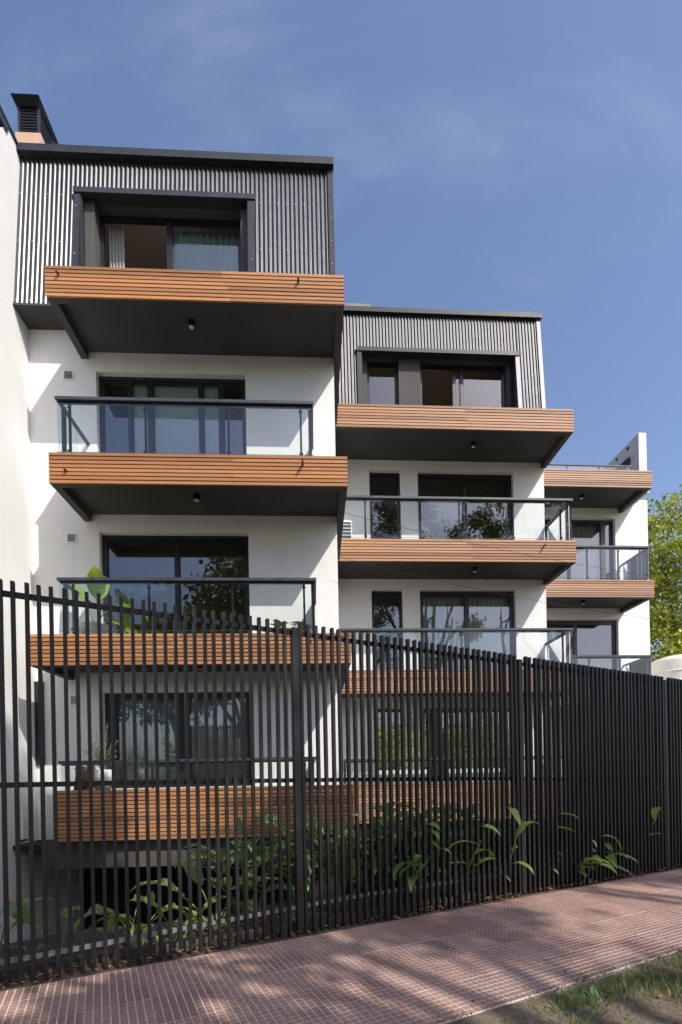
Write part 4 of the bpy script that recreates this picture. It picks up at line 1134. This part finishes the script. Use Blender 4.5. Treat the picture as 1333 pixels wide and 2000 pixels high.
tree((2.6, -2.6, 0), 'smaller street tree behind the viewpoint, mirrored low in the panes', 11,
     [((.3, .4, 7.2), (1.8, 1.8, 1.3), .2), ((2.0, 0, 9.0), (1.9, 1.8, 1.4), .2), ((.6, -.3, 10.8), (1.8, 1.6, 1.2), 1.6)], 3600, .2, MAT['leaf_tree'], .22, 7, clump=.55, per=240)
tree((-6.0, -6.0, 0), 'round street tree left behind the viewpoint, mirrored in the panes', 9,
     [((0, 0, 6.6), (2.8, 2.6, 2.2)), ((1.8, .5, 7.4), (2.2, 2.2, 1.8)), ((-2, 0, 6.0), (2.2, 2.2, 1.8))], 14000, .26, MAT['leaf_tree'], .25, 8, clump=.7)
tree((-2.6, -1.6, 0), 'low spreading tree added unseen overhead to block sky light from the pavement', 7.6,  # added crown out of view, placed to cut sky light on the pavement
     [((.2, .6, 7.0), (2.2, 2.0, .8)), ((2.6, .4, 7.3), (2.0, 1.8, .8)), ((-2.0, 0, 6.8), (2.0, 1.8, .8)), ((1.0, 2.3, 7.6), (1.8, 1.0, .6)), ((2.3, 3.5, 7.9), (1.7, 1.2, .6)), ((.2, 3.6, 7.7), (1.6, 1.1, .6)), ((3.2, 2.0, 7.8), (1.3, 1.0, .6))], 15000, .24, MAT['leaf_tree'], .2, 9, clump=.6, per=70)
# tall hedge across the street, seen only mirrored in the lower windows
def hedge(x0, x1, y0, y1, h, n, label):
    o = empty('hedge', ((x0+x1)/2, (y0+y1)/2, -.16)); tag(o, label, 'hedge')
    w, d = (x1-x0)/2, (y1-y0)/2
    P = np.stack([rng.uniform(-w, w, n), rng.uniform(-d, d, n), h*rng.uniform(0, 1, n)**.8], -1)
    P[:, 2] *= 1+.12*np.sin(P[:, 0]*2.3)+.06*np.sin(P[:, 0]*6.1)
    a = rng.normal(0, 1, (n, 3)); a /= np.linalg.norm(a, axis=1)[:, None]; e = np.cross(a, rng.normal(0, 1, (n, 3))); e /= np.linalg.norm(e, axis=1)[:, None]
    q = np.stack([P, P+a*.09+e*.05, P+a*.2, P+a*.09-e*.05], 1).reshape(-1, 3)
    link('foliage', fast_mesh('foliage', q, np.arange(4*n).reshape(n, 4), MAT['leaf_yellow']), o)
    for k in range(int((x1-x0)/1.2)):
        x = -w+.6+k*1.2
        MB().tube([(x, 0, 0), (x+.05, .03, h*.5), (x-.03, 0, h*.85)], [.06, .045, .02], 7).build('stem', MAT['bark'], o)
hedge(-8, 16, -11.5, -10.3, 4.2, 16000, 'tall yellow-green hedge across the street, mirrored in the lower windows')

# ------------------------------------------------------------------ water tank beyond the fence, cables
wt = empty('water_tank', (10.72, 15.4, 0)); tag(wt, 'cream plastic water tank standing above the fence at the right edge', 'tank')
MB().lathe([(.74, 3.55), (.76, 3.6), (.76, 4.78), (.74, 4.86), (.66, 4.90), (.45, 4.92), (.44, 4.97), (.0, 4.99)], n=36).build('vessel', MAT['cream_plastic'], wt, True)
for z in (3.85, 4.15, 4.45): MB().lathe([(.76, z-.03), (.772, z-.02), (.772, z+.02), (.76, z+.03)], n=36).build('rib', MAT['cream_plastic'], wt, True)
MB().box(-.8, .8, -.8, .8, -.1, 3.549).build('pedestal', MAT['white'], wt)

def cable(a, b, sag, label, r=.0026):
    a, b = Vector(a), Vector(b); pts = []
    for i in range(17):
        t = i/16; p = a.lerp(b, t); p.z -= sag*4*t*(1-t); pts.append(p)
    tag(MB().tube(pts, r, 5).build('cable', MAT['cable']), label, 'cable', 'thin cables across the facades')
cable(B1.W(4.45, .9, 6.1), (7.5, 8.6, 4.6), .15, 'upper thin black cable slanting across the middle block')
cable(B1.W(4.45, .9, 5.3), (8.2, 8.9, 3.9), .18, 'lower thin black cable slanting across the middle and farthest blocks')
